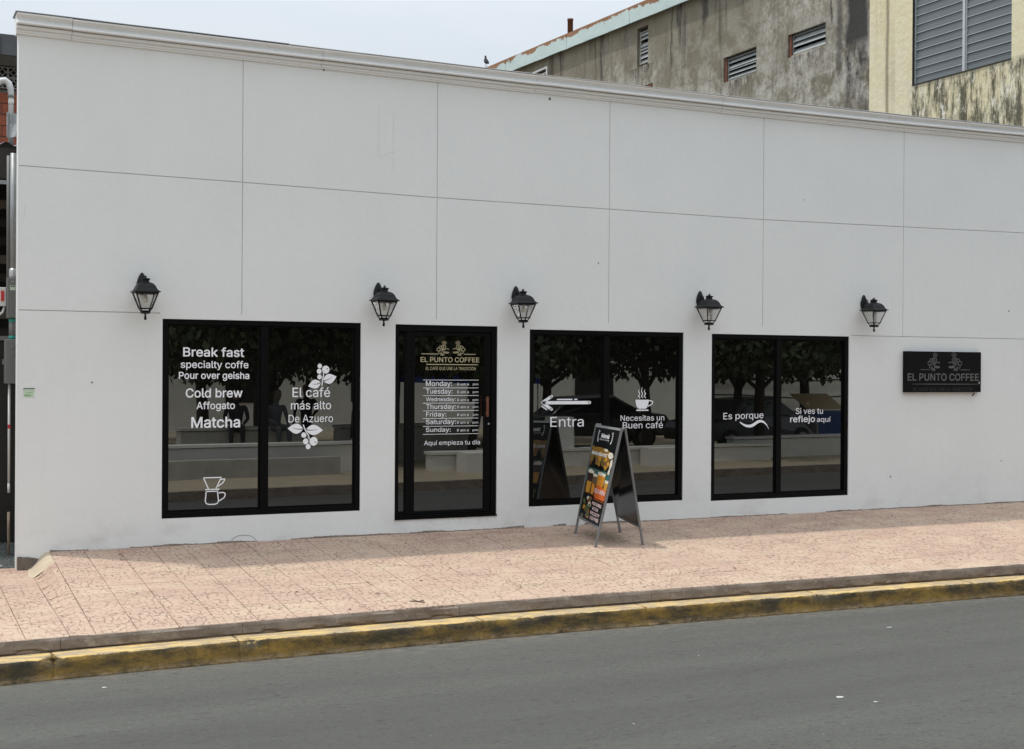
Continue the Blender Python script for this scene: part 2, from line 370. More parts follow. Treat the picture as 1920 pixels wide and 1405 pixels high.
def thing(name, label, cat, loc=(0, 0, 0), rz=0., group=None):
    o = bpy.data.objects.new(name, None); col.objects.link(o); o.location = loc; o.rotation_euler = (0, 0, rz); o.empty_display_size = .2
    o['label'] = label; o['category'] = cat
    if group: o['group'] = group
    return o
def tag(o, label, cat, group=None):
    o['label'] = label; o['category'] = cat
    if group: o['group'] = group
    return o
def kids(o): return [c for c in bpy.data.objects if c.parent == o]
def copy_tree(o, parent=None):
    c = o.copy(); col.objects.link(c)
    if parent is not None: c.parent = parent
    for ch in kids(o):
        copy_tree(ch, c)
    return c
def lerp_table(tab, x):
    if x <= tab[0][0]: return tab[0][1]
    for (a, va), (b_, vb) in zip(tab, tab[1:]):
        if x <= b_: return va + (vb-va)*(x-a)/(b_-a)
    return tab[-1][1]
def nz3(x, y=0., z=0.): return noise.noise(Vector((x, y, z)))

# lettering: text turned into a thin mesh standing in the x-z plane, facing -y
try:
    SANS = bpy.data.fonts.load(os.path.join(bpy.utils.system_resource('DATAFILES'), 'fonts', 'Inter.woff2'))   # a font that ships with Blender
except Exception:
    SANS = None
def text_mesh(s, bold=0.):
    """outlines of the string, filled by a constrained triangulation and a non-zero winding test"""
    cu = bpy.data.curves.new('lettering', 'FONT'); cu.body = s; cu.font = SANS if SANS else cu.font; cu.resolution_u = 5; cu.fill_mode = 'NONE'
    o = bpy.data.objects.new('lettering', cu); col.objects.link(o)
    dg = bpy.context.evaluated_depsgraph_get(); me = bpy.data.meshes.new_from_object(o.evaluated_get(dg))
    P = np.array([tuple(q.co)[:2] for q in me.vertices]); E = [tuple(e.vertices) for e in me.edges]
    bpy.data.objects.remove(o); bpy.data.curves.remove(cu); bpy.data.meshes.remove(me)
    nb = {}
    for i, j in E: nb.setdefault(i, []).append(j); nb.setdefault(j, []).append(i)
    seen = set(); segs = []; loops = []
    for st in range(len(P)):                     # walk every closed outline; the vertices run in drawing order
        if st in seen or st not in nb: continue
        loop = [st]; seen.add(st); nxt = st+1 if st+1 in nb[st] else nb[st][0]
        while nxt not in seen:
            loop.append(nxt); seen.add(nxt); k = [q for q in nb[nxt] if q not in seen]
            if not k: break
            nxt = k[0]
        loops.append(loop); segs += list(zip(loop, loop[1:]+loop[:1]))
    v, e_, f, _, _, _ = delaunay_2d_cdt([Vector(p) for p in P.tolist()], segs, [], 0, 1e-6)
    A = P[[i for i, j in segs]]; B = P[[j for i, j in segs]]; keep = []
    for t_ in f:
        c = sum((v[i] for i in t_), Vector((0, 0)))/len(t_)
        up = (A[:, 1] <= c.y) & (B[:, 1] > c.y); dn = (A[:, 1] > c.y) & (B[:, 1] <= c.y)
        side = (B[:, 0]-A[:, 0])*(c.y-A[:, 1]) - (c.x-A[:, 0])*(B[:, 1]-A[:, 1])
        if int((up & (side > 0)).sum()) - int((dn & (side < 0)).sum()) != 0: keep.append(tuple(t_))
    v = [(q.x, q.y, 0.) for q in v]; f = keep
    bold *= .7
    if bold > .004:      # heavier weight: the same outline again, shifted a hair each way and laid over itself
        v0, f0 = v, f; v, f = [], []
        for k, (dx, dz) in enumerate([(0, 0), (-bold, 0), (bold, 0), (0, -bold), (0, bold), (-bold*.7, -bold*.7), (bold*.7, bold*.7), (-bold*.7, bold*.7), (bold*.7, -bold*.7)]):
            q = len(v); v += [(a+dx, b_+dz, k) for a, b_, _ in v0]; f += [tuple(q+i for i in p) for p in f0]
    return v, f
def lettering(s, x0, x1, zb, zt, y, m, parent, bold=0., shear=0., tilt=0., capref=None):
    v, f = text_mesh(s, bold)
    a = min(q[0] for q in v); b_ = max(q[0] for q in v); top = max(q[1] for q in v)
    sx = (x1-x0)/(b_-a); sz = (zt-zb)/top
    mb = MB(); mb.v = [(x0+(q[0]-a)*sx, y-.00008*q[2], zb+q[1]*sz+tilt*(x0+(q[0]-a)*sx-x0)) for q in v]; mb.f = f; mb.sm = [False]*len(f)
    return mb.build('lettering', m, parent)
class Flat:
    """flat shapes in the x-z plane at a given y, given a small thickness towards -y by separate layers"""
    def __init__(s, y): s.mb = MB(); s.y = y
    def poly(s, pts): s.mb.quad(*[(x, s.y, z) for x, z in pts]); return s
    def disc(s, x, z, r, rz=None, n=20, rot=0.):
        rz = rz or r
        return s.poly([(x + r*math.cos(a)*math.cos(rot) - rz*math.sin(a)*math.sin(rot), z + r*math.cos(a)*math.sin(rot) + rz*math.sin(a)*math.cos(rot)) for a in [2*math.pi*i/n for i in range(n)]])
    def stroke(s, pts, wd, closed=False, round_=True):
        pts = [Vector(p) for p in pts]; n = len(pts); L_ = []; R_ = []
        for i, p in enumerate(pts):
            a = pts[(i-1) % n] if (closed or i) else pts[0]; c = pts[(i+1) % n] if (closed or i < n-1) else pts[-1]
            d = (c-a).normalized(); nn = Vector((-d.y, d.x)); ww = wd[i] if isinstance(wd, list) else wd
            L_.append(p+nn*ww/2); R_.append(p-nn*ww/2)
        for i in range(n if closed else n-1):
            j = (i+1) % n; s.poly([tuple(R_[i]), tuple(R_[j]), tuple(L_[j]), tuple(L_[i])])
        return s
    def leaf(s, a, b_, wd, n=10):
        a = Vector(a); b_ = Vector(b_); d = b_-a; nn = Vector((-d.y, d.x)).normalized()
        up = [a + d*(i/n) + nn*wd*math.sin(math.pi*(i/n)**.85) for i in range(n+1)]
        dn = [a + d*(i/n) - nn*wd*math.sin(math.pi*(i/n)**.85) for i in range(1, n)]
        s.poly([tuple(q) for q in reversed(up)] + [tuple(q) for q in dn]); return s
def qcurve(a, c, b_, n=10):
    a, c, b_ = Vector(a), Vector(c), Vector(b_)
    return [tuple(a*(1-t)**2 + c*2*t*(1-t) + b_*t*t) for t in [i/n for i in range(n+1)]]

# ================================================================ GROUND
SL = .0786                                   # fall of the pavement towards the kerb
KO = [(-6, -.30), (-.4, -.09), (.6, -.03), (1.5, 0), (3.8, .03), (6.5, -.02), (9.6, -.11), (14, -.20), (30, -.3)]
def kerb_y(x): return -3.02 + lerp_table(KO, x)
def pave_z(x, y): return -SL*abs(min(y, 0)) + .0018*min(max(x, 0), 12) - .012

g_ = MB(); g_.quad((-400, -400, -.62), (400, -400, -.62), (400, 400, -.62), (-400, 400, -.62)); g_.build('ground', 'ground_earth', kind='structure')
OPP = lambda x: -9.0 - .096*x                # kerb line across the road
rd = MB()
xs = [-60 + 4*i for i in range(36)]
for a, b_ in zip(xs, xs[1:]):
    ys_a = [kerb_y(a)-.1 + (OPP(a)-.05-kerb_y(a)+.1)*k/6 for k in range(7)]; ys_b = [kerb_y(b_)-.1 + (OPP(b_)-.05-kerb_y(b_)+.1)*k/6 for k in range(7)]
    for k in range(6): rd.quad((a, ys_a[k+1], -.51), (b_, ys_b[k+1], -.51), (b_, ys_b[k], -.51), (a, ys_a[k], -.51))
road = rd.build('road', 'asphalt', kind='structure')
# pale chips of old paint and paper lying on the asphalt
for (x, y, lx, ly) in [(4.889, -6.063, .075, .055), (.253, -3.709, .04, .035), (5.03, -6.27, .03, .03), (3.204, -6.089, .013, .015), (6.962, -4.186, .07, .03), (4.737, -4.504, .012, .014)]:
    f = MB(); n = 7; pts = []
    for i in range(n):
        a = 2*math.pi*i/n; k = .6+.4*random.random(); pts.append((x+lx*.6*k*math.cos(a), y+ly*.6*k*math.sin(a)))
    f.loft([[(p[0], p[1], -.5095) for p in pts], [(p[0], p[1], -.506) for p in pts]]); f.build('paint_chip', 'scrap_white', road)

# pavement: bed, slab edge, tiles
pv = MB()
for i in range(60):
    a, b_ = .285+i*.5, .285+(i+1)*.5
    pv.hexa([(a, kerb_y(a)+.02, -.6), (b_, kerb_y(b_)+.02, -.6), (b_, .1, -.6), (a, .1, -.6)],
            [(a, kerb_y(a)+.02, pave_z(a, -3)-.014), (b_, kerb_y(b_)+.02, pave_z(b_, -3)-.014), (b_, .1, pave_z(b_, 0)-.014), (a, .1, pave_z(a, 0)-.014)])
pave = pv.build('sidewalk', 'tile_bed', kind='structure')
pl = MB()
for i in range(20):
    b_, a = .285-i*.5, .285-(i+1)*.5
    pl.hexa([(a, kerb_y(a)+.02, -.6), (b_, kerb_y(b_)+.02, -.6), (b_, .16, -.6), (a, .16, -.6)],
            [(a, kerb_y(a)+.02, -.262), (b_, kerb_y(b_)+.02, -.262), (b_, .16, -.188), (a, .16, -.188)])
pl.build('sidewalk_bed', 'tile_bed', pave)
T, T0, ROW = .3158, .2912, .506
def chamfer_tile(w_, d_, h=.02, c=.003):
    mb = MB(); r = lambda x0, x1, y0, y1, z: [(x0, y0, z), (x1, y0, z), (x1, y1, z), (x0, y1, z)]
    mb.loft([r(0, w_, 0, -d_, -h)[::-1], r(0, w_, 0, -d_, -c)[::-1], r(c, w_-c, -c, -d_+c, 0)[::-1]]); return mb
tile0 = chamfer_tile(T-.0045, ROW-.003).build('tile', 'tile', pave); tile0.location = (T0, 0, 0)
first = True
def put_tile(x, y, z, rx, sy=1., ry=0., sx=1.):
    global first
    o = tile0 if first else tile0.copy()
    if not first: col.objects.link(o)
    first = False
    o.location = (x, y, z + random.uniform(-.0012, .0012)); o.rotation_euler = (rx+random.uniform(-.0012, .0012), ry+random.uniform(-.002, .002), random.uniform(-.0015, .0015)); o.scale = (sx, sy, 1)
for i in range(44):
    x = T0+.0035+i*T
    for j in range(6):
        y = -.004-j*ROW; sy = 1.
        if j == 5: sy = (abs(kerb_y(x+T/2))-.012-abs(y))/(ROW-.0035)
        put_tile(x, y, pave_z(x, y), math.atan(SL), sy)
# lower left stretch before the gate, nearly level
for i in range(4):
    x = T0 - .19 - (i+1)*T + (.0035)
    for j in range(6):
        y = .13-j*.53; sy = .53/ROW
        if j == 5: sy = (abs(kerb_y(x+T/2))-.012-abs(y))/(ROW-.0035)
        put_tile(x, y, -.166 - (.13-y)*.0245, math.atan(.0245), sy)
# narrow warped strip between the two levels
def warp(u, y):      # u 0..1 across the strip
    zl = -.166-(.13-y)*.0245; zr = pave_z(.29, y) - .001; k = min(1, max(0, (y+3.0)/3.0)); s_ = u*u*(3-2*u)
    return zl + (zr-zl)*s_
ys = [-.20, -.62, -1.1, -1.62, -2.0, -2.35, -2.72]
strip_end = abs(kerb_y(.2))-.012
for a, b_ in zip(ys, ys[1:]+[-strip_end]):
    mb = MB(); nn = 5
    for k in range(nn):
        for q in range(2):
            u0, u1 = k/nn, (k+1)/nn; y0 = a-.003+(b_-a)*q/2; y1 = a+(b_-a)*(q+1)/2
            X = lambda u: .098+.004+u*.186
            mb.quad((X(u0), y1, warp(u0, y1)), (X(u1), y1, warp(u1, y1)), (X(u1), y0, warp(u1, y0)), (X(u0), y0, warp(u0, y0)))
    xa, xb = .102, .288
    mb.quad((xa, b_+.003, warp(0, b_)), (xa, b_+.003, warp(0, b_)-.03), (xb, b_+.003, warp(1, b_)-.03), (xb, b_+.003, warp(1, b_)))
    mb.build('tile', 'tile', pave)
# rough concrete fillet where the ramp meets the corner of the cafe
mb = MB(); G1 = 9
def fil(i, j):
    u = i/G1; v = j/G1; x = .10+u*.19 - v*.045*(1-u); y = .03-v*.52; z = warp(u, y) + .018*math.sin(math.pi*u)*(1-v*v) + .012*nz3(x*9, y*9) + .004
    if j == G1: z -= .02
    return (x, y, z)
for i in range(G1):
    for j in range(G1): mb.quad(fil(i, j), fil(i, j+1), fil(i+1, j+1), fil(i+1, j), smooth=True)
mb.build('cement_fillet', 'fillet_cement', pave)
# worn concrete edge of the slab
for a, b_ in [(-6, -1.8), (-1.8, .03), (.03, 1.42), (1.42, 3.3), (3.3, 5.2), (5.2, 7.1), (7.1, 9.2), (9.2, 11.4), (11.4, 14), (14, 30)]:
    mb = MB(); n = max(2, int((b_-a)/.035)) if b_ < 14.5 else 20; rows = 5
    rings = []
    for i in range(n+1):
        x = a+.002+(b_-a-.004)*i/n; yb = kerb_y(x); zt = (pave_z(x, -3.03) if x > .28 else -.243)
        if .1 < x <= .28: zt = -.243+(pave_z(.29, -3.03)+.243)*(x-.1)/.18
        rr = []
        for k in range(rows+1):
            v = k/rows; z = zt-.004 + (-.352-zt)*v
            yy = yb - .004 + .010*nz3(x*5, z*13, 1.7) + ((.014 + .03*max(0, nz3(x*2.1, 4.2))) if k == rows else 0)
            if k == 0: yy += .006; z -= .004*max(0, nz3(x*8, 2.))*3
            bite = max(0, nz3(x*2.7, 9.1+z*3)-.32)*.12
            if k >= rows-1: yy += bite+max(0, nz3(x*6, 3.3)-.2)*.05
            if k == 0: yy += bite*.8
            if k == rows: z = -.343+.004+.022*max(0, nz3(x*3.3, 6.1)+.15)+.008*max(0, nz3(x*17, 2.1)); rr.append((x, yy-.006, z)); rr.append((x, yb+.045, z)); continue
            rr.append((x, yy, z))
        rr.append((x, yb+.06, -.36)); rr.append((x, yb+.06, zt-.006)); rings.append(rr)
    mb.loft(rings, smooth=False); mb.build('slab_edge', 'slab_concrete', pave)

# yellow kerb, stone by stone
kerb = thing('kerb', 'weathered yellow painted kerb along the near edge of the pink pavement', 'kerb', (0, 0, 0)); del kerb['category']; kerb['kind'] = 'structure'
for a, b_ in [(-6, -2.2), (-2.2, -.04), (-.04, 1.34), (1.34, 3.43), (3.43, 5.02), (5.02, 6.9), (6.9, 8.78), (8.78, 10.7), (10.7, 12.6), (12.6, 15), (15, 30)]:
    mb = MB(); n = int((b_-a)/.03) if b_ < 15.1 else 20; rings = []
    for i in range(n+1):
        x = a+.0006+(b_-a-.0012)*i/n; y0 = kerb_y(x)+.03; yo = kerb_y(x)-.222; e = min(x-a, b_-x)
        chip = (max(0, .09-e)*.42)*(1 if (abs(a+.04) < .1 and x < a+.2) or (abs(b_+.04) < .1 and x > b_-.2) else .0) + max(0, .012-e)*.5
        chip += max(0, nz3(x*3.1, 7.7)-.42)*.10
        f = lambda q: .007*nz3(x*6, q*3.1, 5.5) + .004*nz3(x*19, q*5.1, 2.5)
        zt = -.350 + .003*nz3(x*2, 1.1)
        rr = [(x, y0, zt), (x, y0-.09, zt+f(1)*.3), (x, yo+.045, zt+f(2)*.3-chip*.3), (x, yo+.016+chip+f(8), zt-.003-chip*.5), (x, yo+.004+chip+f(8)*.6, zt-.012-chip*.6),
              (x, yo+f(3), zt-.04-chip*.6), (x, yo-.006+f(4), -.43), (x, yo-.012+f(5), -.47), (x, yo-.018+f(6)*1.4, -.497), (x, yo-.026+f(7)*2.2, -.515), (x, y0, -.515)]
        rings.append(rr)
    mb.loft(rings, smooth=True); mb.build('kerb_stone', 'kerb_paint', kerb)

# dry leaf bits on the pavement
for i, (x, y) in enumerate([(.9, -.3), (2.35, -2.9), (2.1, -2.2), (2.75, -2.45), (4.2, -1.9), (5.3, -.12), (6.5, -2.45), (7.3, -2.35), (5.6, -2.72), (8.6, -2.3), (9.9, -2.2), (10.8, -2.5), (7.9, -1.9), (4.4, -2.8), (9.2, -1.6), (3.3, -2.1)]):
    z = pave_z(x, y)+.003; a = random.random()*6; l = random.uniform(.012, .028); c_, s_ = math.cos(a)*l, math.sin(a)*l
    mb = MB(); mb.quad((x-c_, y-s_, z), (x+s_*.35, y-c_*.35, z+.006), (x+c_, y+s_, z+.002), (x-s_*.35, y+c_*.35, z+.007))
    tag(mb.build('dry_leaf', 'leaf_litter'), 'tiny brown dry leaf scrap lying on the pink pavement tiles', 'leaf', 'dry leaf scraps scattered on the pavement')
mb = MB()
for sg in ([(2.92, -2.80), (2.99, -2.83), (3.05, -2.80)], [(2.96, -2.76), (2.99, -2.83), (3.03, -2.88)]): mb.tube([(x, y, pave_z(x, y)+.008) for x, y in sg], .004, 5)
tag(mb.build('twig', 'leaf_litter'), 'small forked dark twig on the pavement close to the kerb', 'twig')

# gravel at the left, beside the corner of the cafe
mb = MB(); mb.quad((-6, .14, -.17), (.46, .14, -.17), (.46, .95, .01), (-6, .95, .01)); mb.quad((-6, .95, .01), (.46, .95, .01), (.46, 4.5, .01), (-6, 4.5, .01)); gv = mb.build('gravel', 'gravel_dark', kind='structure')
mb = MB()
for i in range(5200):
    x = -1.6 + 2.05*random.random()**.7; y = .15+random.random()*.72; z = -.17+.222*(y-.14); r = random.uniform(.006, .017)
    k = len(mb.v); a = random.random()*6
    for q in range(4): mb.v.append((x+r*math.cos(a+q*1.57)*random.uniform(.6, 1.1), y+r*math.sin(a+q*1.57)*random.uniform(.6, 1.1), z+r*random.uniform(0, .5)))
    mb.v.append((x, y, z+r*random.uniform(.8, 1.4)))
    for q in range(4): mb.f.append((k+q, k+(q+1) % 4, k+4)); mb.sm.append(False)
mb.build('gravel_stones', 'gravel_dark', gv, kind='stuff')
for x, y, r, lab, nm in [(-.13, .21, .02, 'pale yellow pebble in the dark gravel near the corner', 'pale_pebble'), (.03, .19, .012, 'small whitish pebble in the dark gravel right against the pavement', 'white_pebble')]:
    mb = MB(); mb.lathe([(r*.5, -r*.4), (r, 0), (r*.7, r*.5), (r*.1, r*.6)], (x, y, -.155), 8); tag(mb.build(nm, 'p_cream'), lab, 'pebble')

# ================================================================ CAFE
cafe = thing('cafe_building', 'single-storey white stucco coffee shop with dark windows and moulded cornice', 'building')
CB = [(-.5, 4.93), (0, 4.925), (2.14, 4.905), (4.28, 4.885), (5.2, 4.877), (6.42, 4.871), (8.58, 4.868), (10.78, 4.873), (12.87, 4.894), (14.5, 4.905)]
L1 = [(0, 3.682), (2.15, 3.661), (4.29, 3.632), (6.41, 3.628), (8.58, 3.622), (10.78, 3.645), (12.89, 3.67), (15, 3.68)]
JX = [0, 2.149, 4.286, 6.429, 8.587, 10.786, 12.96, 14.42]; gw = .0042
WT = .16; XE = 14.42
# backing wall (seen in the grooves) and the building body
ops = [(1.354, 3.426, .262, 2.254), (3.815, 5.020, .157, 2.248), (5.417, 7.452, .228, 2.222), (7.850, 9.918, .204, 2.214)]
def wall_grid(y0, y1, z_top, zx):
    mb = MB(); x = zx[0]
    for (a, b_, c, d) in ops:
        mb.box(x, a, y0, y1, -.5, z_top); mb.box(a, b_, y0, y1, -.5, c); mb.box(a, b_, y0, y1, d, z_top); x = b_
    mb.box(x, zx[1], y0, y1, -.5, z_top); return mb
mb = wall_grid(.008, WT, 2.32, (.004, XE-.004)); mb.box(.004, XE-.004, .008, WT, 2.32, 5.06); mb.build('wall_core', 'groove', cafe)
lo = MB(); zg = lambda x: 2.309 if x < 1.34 else (2.309 if x < 9.95 else 2.2265)
z1_, z2_ = 2.309, 2.2265; topz = 2.309+gw
x = 0
lo.box(0, 1.33, 0, .008, -.5, z1_-gw); lo.box(1.33, 1.354, 0, .008, -.5, topz)
for k, (a, b_, c, d) in enumerate(ops):
    lo.box(a, b_, 0, .008, -.5, c); lo.box(a, b_, 0, .008, d, topz)
    nx = ops[k+1][0] if k < 3 else 9.95
    lo.box(b_, nx, 0, .008, -.5, topz)
lo.box(9.95, XE, 0, .008, -.5, z2_-gw); lo.box(9.95, 10.786-gw, 0, .008, z2_+gw, topz)
lo.box(10.786+gw, 12.96-gw, 0, .008, z2_+gw, topz); lo.box(12.96+gw, XE, 0, .008, z2_+gw, topz)
lo.build('wall', 'stucco', cafe)
for i in range(7):
    a = JX[i] + (gw if i else 0); b_ = JX[i+1] - (gw if i < 6 else 0)
    n = 6
    for (lowf, hif) in ((lambda x: topz, lambda x: lerp_table(L1, x)-gw), (lambda x: lerp_table(L1, x)+gw, lambda x: lerp_table(CB, x)+.012)):
        mb = MB()
        for k in range(n):
            u, v = a+(b_-a)*k/n, a+(b_-a)*(k+1)/n; wob = lambda q: .0025*nz3(q*3, 1.3 if lowf(0) == topz else 5.1)
            mb.hexa([(u, 0, lowf(u)), (v, 0, lowf(v)), (v, .008, lowf(v)), (u, .008, lowf(u))], [(u, 0, hif(u)), (v, 0, hif(v)), (v, .008, hif(v)), (u, .008, hif(u))])
        mb.build('plaster_panel', 'stucco', cafe)
mb = MB(); mb.box(-.006, .004, -.002, WT+.004, -.5, 5.06); mb.build('wall_end', 'stucco', cafe)
mb = MB(); mb.box(.5, XE-.02, WT, 1.4, -.5, 4.6); mb.box(.5, 14.40, 1.4, 11, -.5, 4.2); mb.build('rear_body', 'white_paint', cafe)
mb = MB(); mb.box(.45, 14.42, WT+.02, 11.1, 4.62, 4.66); mb.build('roof', 'roof_dark', cafe)
# narrow gap trims: bottom mortar seam and repair patch
mb = MB(); x = .30
while x < 14.2:
    l = random.uniform(.03, .12); zt = pave_z(x, 0)+.006+max(0, nz3(x*2.3, 3.3))*.034+random.uniform(0, .007); z2 = pave_z(x, 0)+.006+max(0, nz3((x+l)*2.3, 3.3))*.034
    if nz3(x*1.7, .3) > -.28: mb.hexa([(x, -.010, -.05), (x+l, -.012, -.05), (x+l, .002, -.05), (x, .002, -.05)], [(x, -.004, zt), (x+l, -.004, z2), (x+l, .002, z2), (x, .002, zt)])
    x += l
mb.build('mortar_seam', 'slab_concrete', cafe, kind='stuff')
mb = MB(); pts = [(2.05, .0), (2.07, .035), (2.12, .058), (2.2, .062), (2.26, .05), (2.31, .01)]
Flat_ = Flat(-.0025); Flat_.stroke(pts, .004); Flat_.mb.build('hairline_crack', 'dirt_dark', cafe)
F = Flat(-.0021)
for xx, z0, z1 in [(4.58, .05, .145), (4.66, .08, .14), (4.80, .06, .15), (4.83, .09, .15), (4.44, .10, .15), (4.90, .08, .14)]: F.stroke([(xx, z1), (xx+.004, (z0+z1)/2), (xx+.002, z0)], [.005, .004, .002])
F.mb.build('drip_stain', 'groove', cafe, kind='stuff')
mb = MB(); n = 9
for i in range(n):
    x0, x1 = .0+.235*i/n, .0+.235*(i+1)/n; hh = lambda x: -.045-.30*max(0, x-.09)+.022*nz3(x*23, 3.); dd = lambda x: -.020-.014*abs(nz3(x*17, 8.))
    mb.hexa([(x0, dd(x0)-.01, -.22), (x1, dd(x1)-.01, -.22), (x1, -.001, -.22), (x0, -.001, -.22)], [(x0, dd(x0), hh(x0)), (x1, dd(x1), hh(x1)), (x1, -.001, hh(x1)), (x0, -.001, hh(x0))])
mb.build('broken_footing', 'broken_brick', cafe)
F = Flat(-.0022)
for pts in ([(.052, 3.30), (.058, 3.26), (.05, 3.22), (.054, 3.20)], [(3.61, 4.55), (3.613, 4.30), (3.61, 4.02)], [(3.78, 4.52), (3.776, 4.28), (3.78, 3.9)], [(3.63, 4.02), (3.72, 4.07), (3.80, 4.09)]): F.stroke(pts, .0022)
F.mb.build('hairline_crack', 'groove', cafe, kind='stuff')
F = Flat(-.0023)
for xx, zz_, r in [(6.29, 3.0, .008), (.68, 1.62, .008), (12.62, 2.60, .01), (3.0, 4.89, .01), (5.65, 4.83, .014), (12.5, .58, .008), (10.6, .42, .01), (9.2, 3.9, .006)]: F.disc(xx, zz_, r, r*1.2, 8)
F.mb.build('wall_mark', 'dirt_dark', cafe, kind='stuff')

# cornice sections
prof = [(.0, .002), (-.018, .002), (-.018, .016), (-.026, .018), (-.026, .040), (-.034, .043), (-.034, .047), (-.052, .049), (-.054, .074), (-.026, .076), (-.026, .084), (-.094, .086), (-.097, .094), (-.082, .104), (-.070, .114), (-.064, .124),
        (-.066, .134), (-.074, .148), (-.086, .158), (-.104, .165), (-.112, .167), (-.114, .180), (-.112, .183), (0.10, .186), (0.10, .002)]
CJ = [-.032, .473, 2.967, 5.448, 7.944, 10.466, 12.98, 14.45]
for i in range(7):
    a, b_ = CJ[i]+(.002 if i else 0), CJ[i+1]-.002; n = max(2, int((b_-a)/.25)); rings = []
    dz = random.uniform(-.0025, .0025); dy = random.uniform(-.002, .002)
    for k in range(n+1):
        x = a+(b_-a)*k/n; zb = lerp_table(CB, x)+dz; rings.append([(x, y-.0005+(dy if y < 0 else 0), zb+z) for y, z in prof][::-1])
    sec = MB().loft(rings).build('cornice_section', 'cornice_paint', cafe)
    mb = MB(); x = a+.015
    while x < b_-.03:
        zb = lerp_table(CB, x)+dz
        mb.hexa([(x, -.0315, zb+.0195), (x+.026, -.0315, zb+.0195), (x+.026, -.025, zb+.0195), (x, -.025, zb+.0195)], [(x, -.0315, zb+.037), (x+.026, -.0315, zb+.037), (x+.026, -.025, zb+.037), (x, -.025, zb+.037)])
        x += .047
    mb.build('dentil', 'cornice_paint', sec, kind='stuff')
for (ca, cb, cm) in ((-.045, 2.6, 'galvanised'), (2.604, 7.95, 'cornice_paint'), (7.954, 14.5, 'cornice_paint')):  # white stretches paint the sun glare along the metal coping
    mb = MB(); rings = []
    for k in range(17):
        x = ca+(cb-ca)*k/16; zb = lerp_table(CB, x)+.188 + .003*nz3(x*1.4, .2); th = .008 if x > 2.6 else .014
        rings.append([(x, -.122, zb), (x, -.122, zb+th*.5), (x, .02, zb+th), (x, .18, zb+th), (x, .18, zb)][::-1])
    mb.loft(rings).build('coping', cm, cafe)

# windows
def frame_ring(mb, a, b_, c, d, t_l, t_r, t_b, t_t, y0, y1):
    mb.box(a, a+t_l, y0, y1, c, d); mb.box(b_-t_r, b_, y0, y1, c, d); mb.box(a+t_l, b_-t_r, y0, y1, c, c+t_b); mb.box(a+t_l, b_-t_r, y0, y1, d-t_t, d)
def window(a, b_, c, d, mull, t=.055):
    mb = MB(); frame_ring(mb, a+.002, b_-.002, c+.002, d-.002, t, t, .058, .05, .012, .10)
    wn = mb.build('window', 'black_metal', cafe, bevel=.003)
    MB().box(mull-.036, mull+.036, .020, .09, c+.060, d-.052).build('mullion', 'black_metal', wn, bevel=.003)
    for (p, q) in ((a+t, mull-.036), (mull+.036, b_-t)):
        bd = MB(); frame_ring(bd, p+.002, q-.002, c+.062, d-.054, .014, .014, .016, .014, .036, .07); bd.build('glazing_bead', 'black_metal', wn)
        MB().box(p+.012, q-.012, .050, .058, c+.07, d-.062).build('pane', 'window_glass', wn)
    return wn
W1 = window(*ops[0], 2.390); W3 = window(*ops[2], 6.415); W4 = window(*ops[3], 8.851)
YL = .0455; WV = 'white_vinyl'
for s_, x0, x1, zb, zt, bo in [("Break fast", 1.567, 2.187, 1.883, 1.977, .018), ("specialty coffe", 1.544, 2.232, 1.767, 1.841, .012), ("Pour over geisha", 1.526, 2.241, 1.658, 1.729, .018),
        ("Cold brew", 1.595, 2.172, 1.47, 1.561, .018), ("Affogato", 1.704, 2.094, 1.351, 1.427, .012), ("Matcha", 1.652, 2.149, 1.164, 1.272, .02),
        ("El café", 2.697, 3.103, 1.47, 1.571, .006), ("más alto", 2.681, 3.115, 1.341, 1.43, .006), ("De Azuero", 2.657, 3.137, 1.206, 1.284, .003)]:
    lettering(s_, x0, x1, zb, zt, YL, WV, W1, bo)
# coffee berry sprigs
def berry_decal(par, berries, big, leaves, stem):
    F = Flat(YL); D = Flat(YL-.0008)
    for x, z, r in berries: F.disc(x, z, r, r*1.05)
    x, z, r = big; F.disc(x, z, r, r*1.05); D.disc(x+r*.42, z+r*.22*(1 if stem[0][1] > 1.3 else -1), r*.24, r*.13, 8, .7 if stem[0][1] > 1.3 else -.9)
    for a, b_, wd in leaves:
        F.leaf(a, b_, wd); A, B_ = Vector(a), Vector(b_); dd = B_-A
        D.stroke(qcurve(tuple(A+dd*.02), tuple(A+dd*.4+Vector((0, -.012))), tuple(A+dd*.68+Vector((0, .012))), 8), [.009*(1-i/10) for i in range(9)])
    F.stroke(stem, .011)
    o = F.mb.build('berry_decal', WV, par); D.mb.build('decal_cutout', 'window_glass', par, kind='stuff')
berry_decal(W1, [(2.99, 1.794, .024), (2.984, 1.739, .026), (2.987, 1.68, .024)], (3.055, 1.757, .040), [((3.003, 1.622), (2.865, 1.582), .046), ((3.026, 1.640), (3.174, 1.684), .052)], [(3.026, 1.736), (3.032, 1.70), (3.020, 1.65), (3.015, 1.584)])
berry_decal(W1, [(2.821, 1.072, .027), (2.841, 1.006, .029), (2.868, .951, .026)], (2.927, 1.005, .044), [((2.814, 1.136), (2.648, 1.144), .052), ((2.843, 1.128), (3.028, 1.12), .054)], [(2.814, 1.181), (2.838, 1.12), (2.872, 1.07), (2.881, 1.026)])
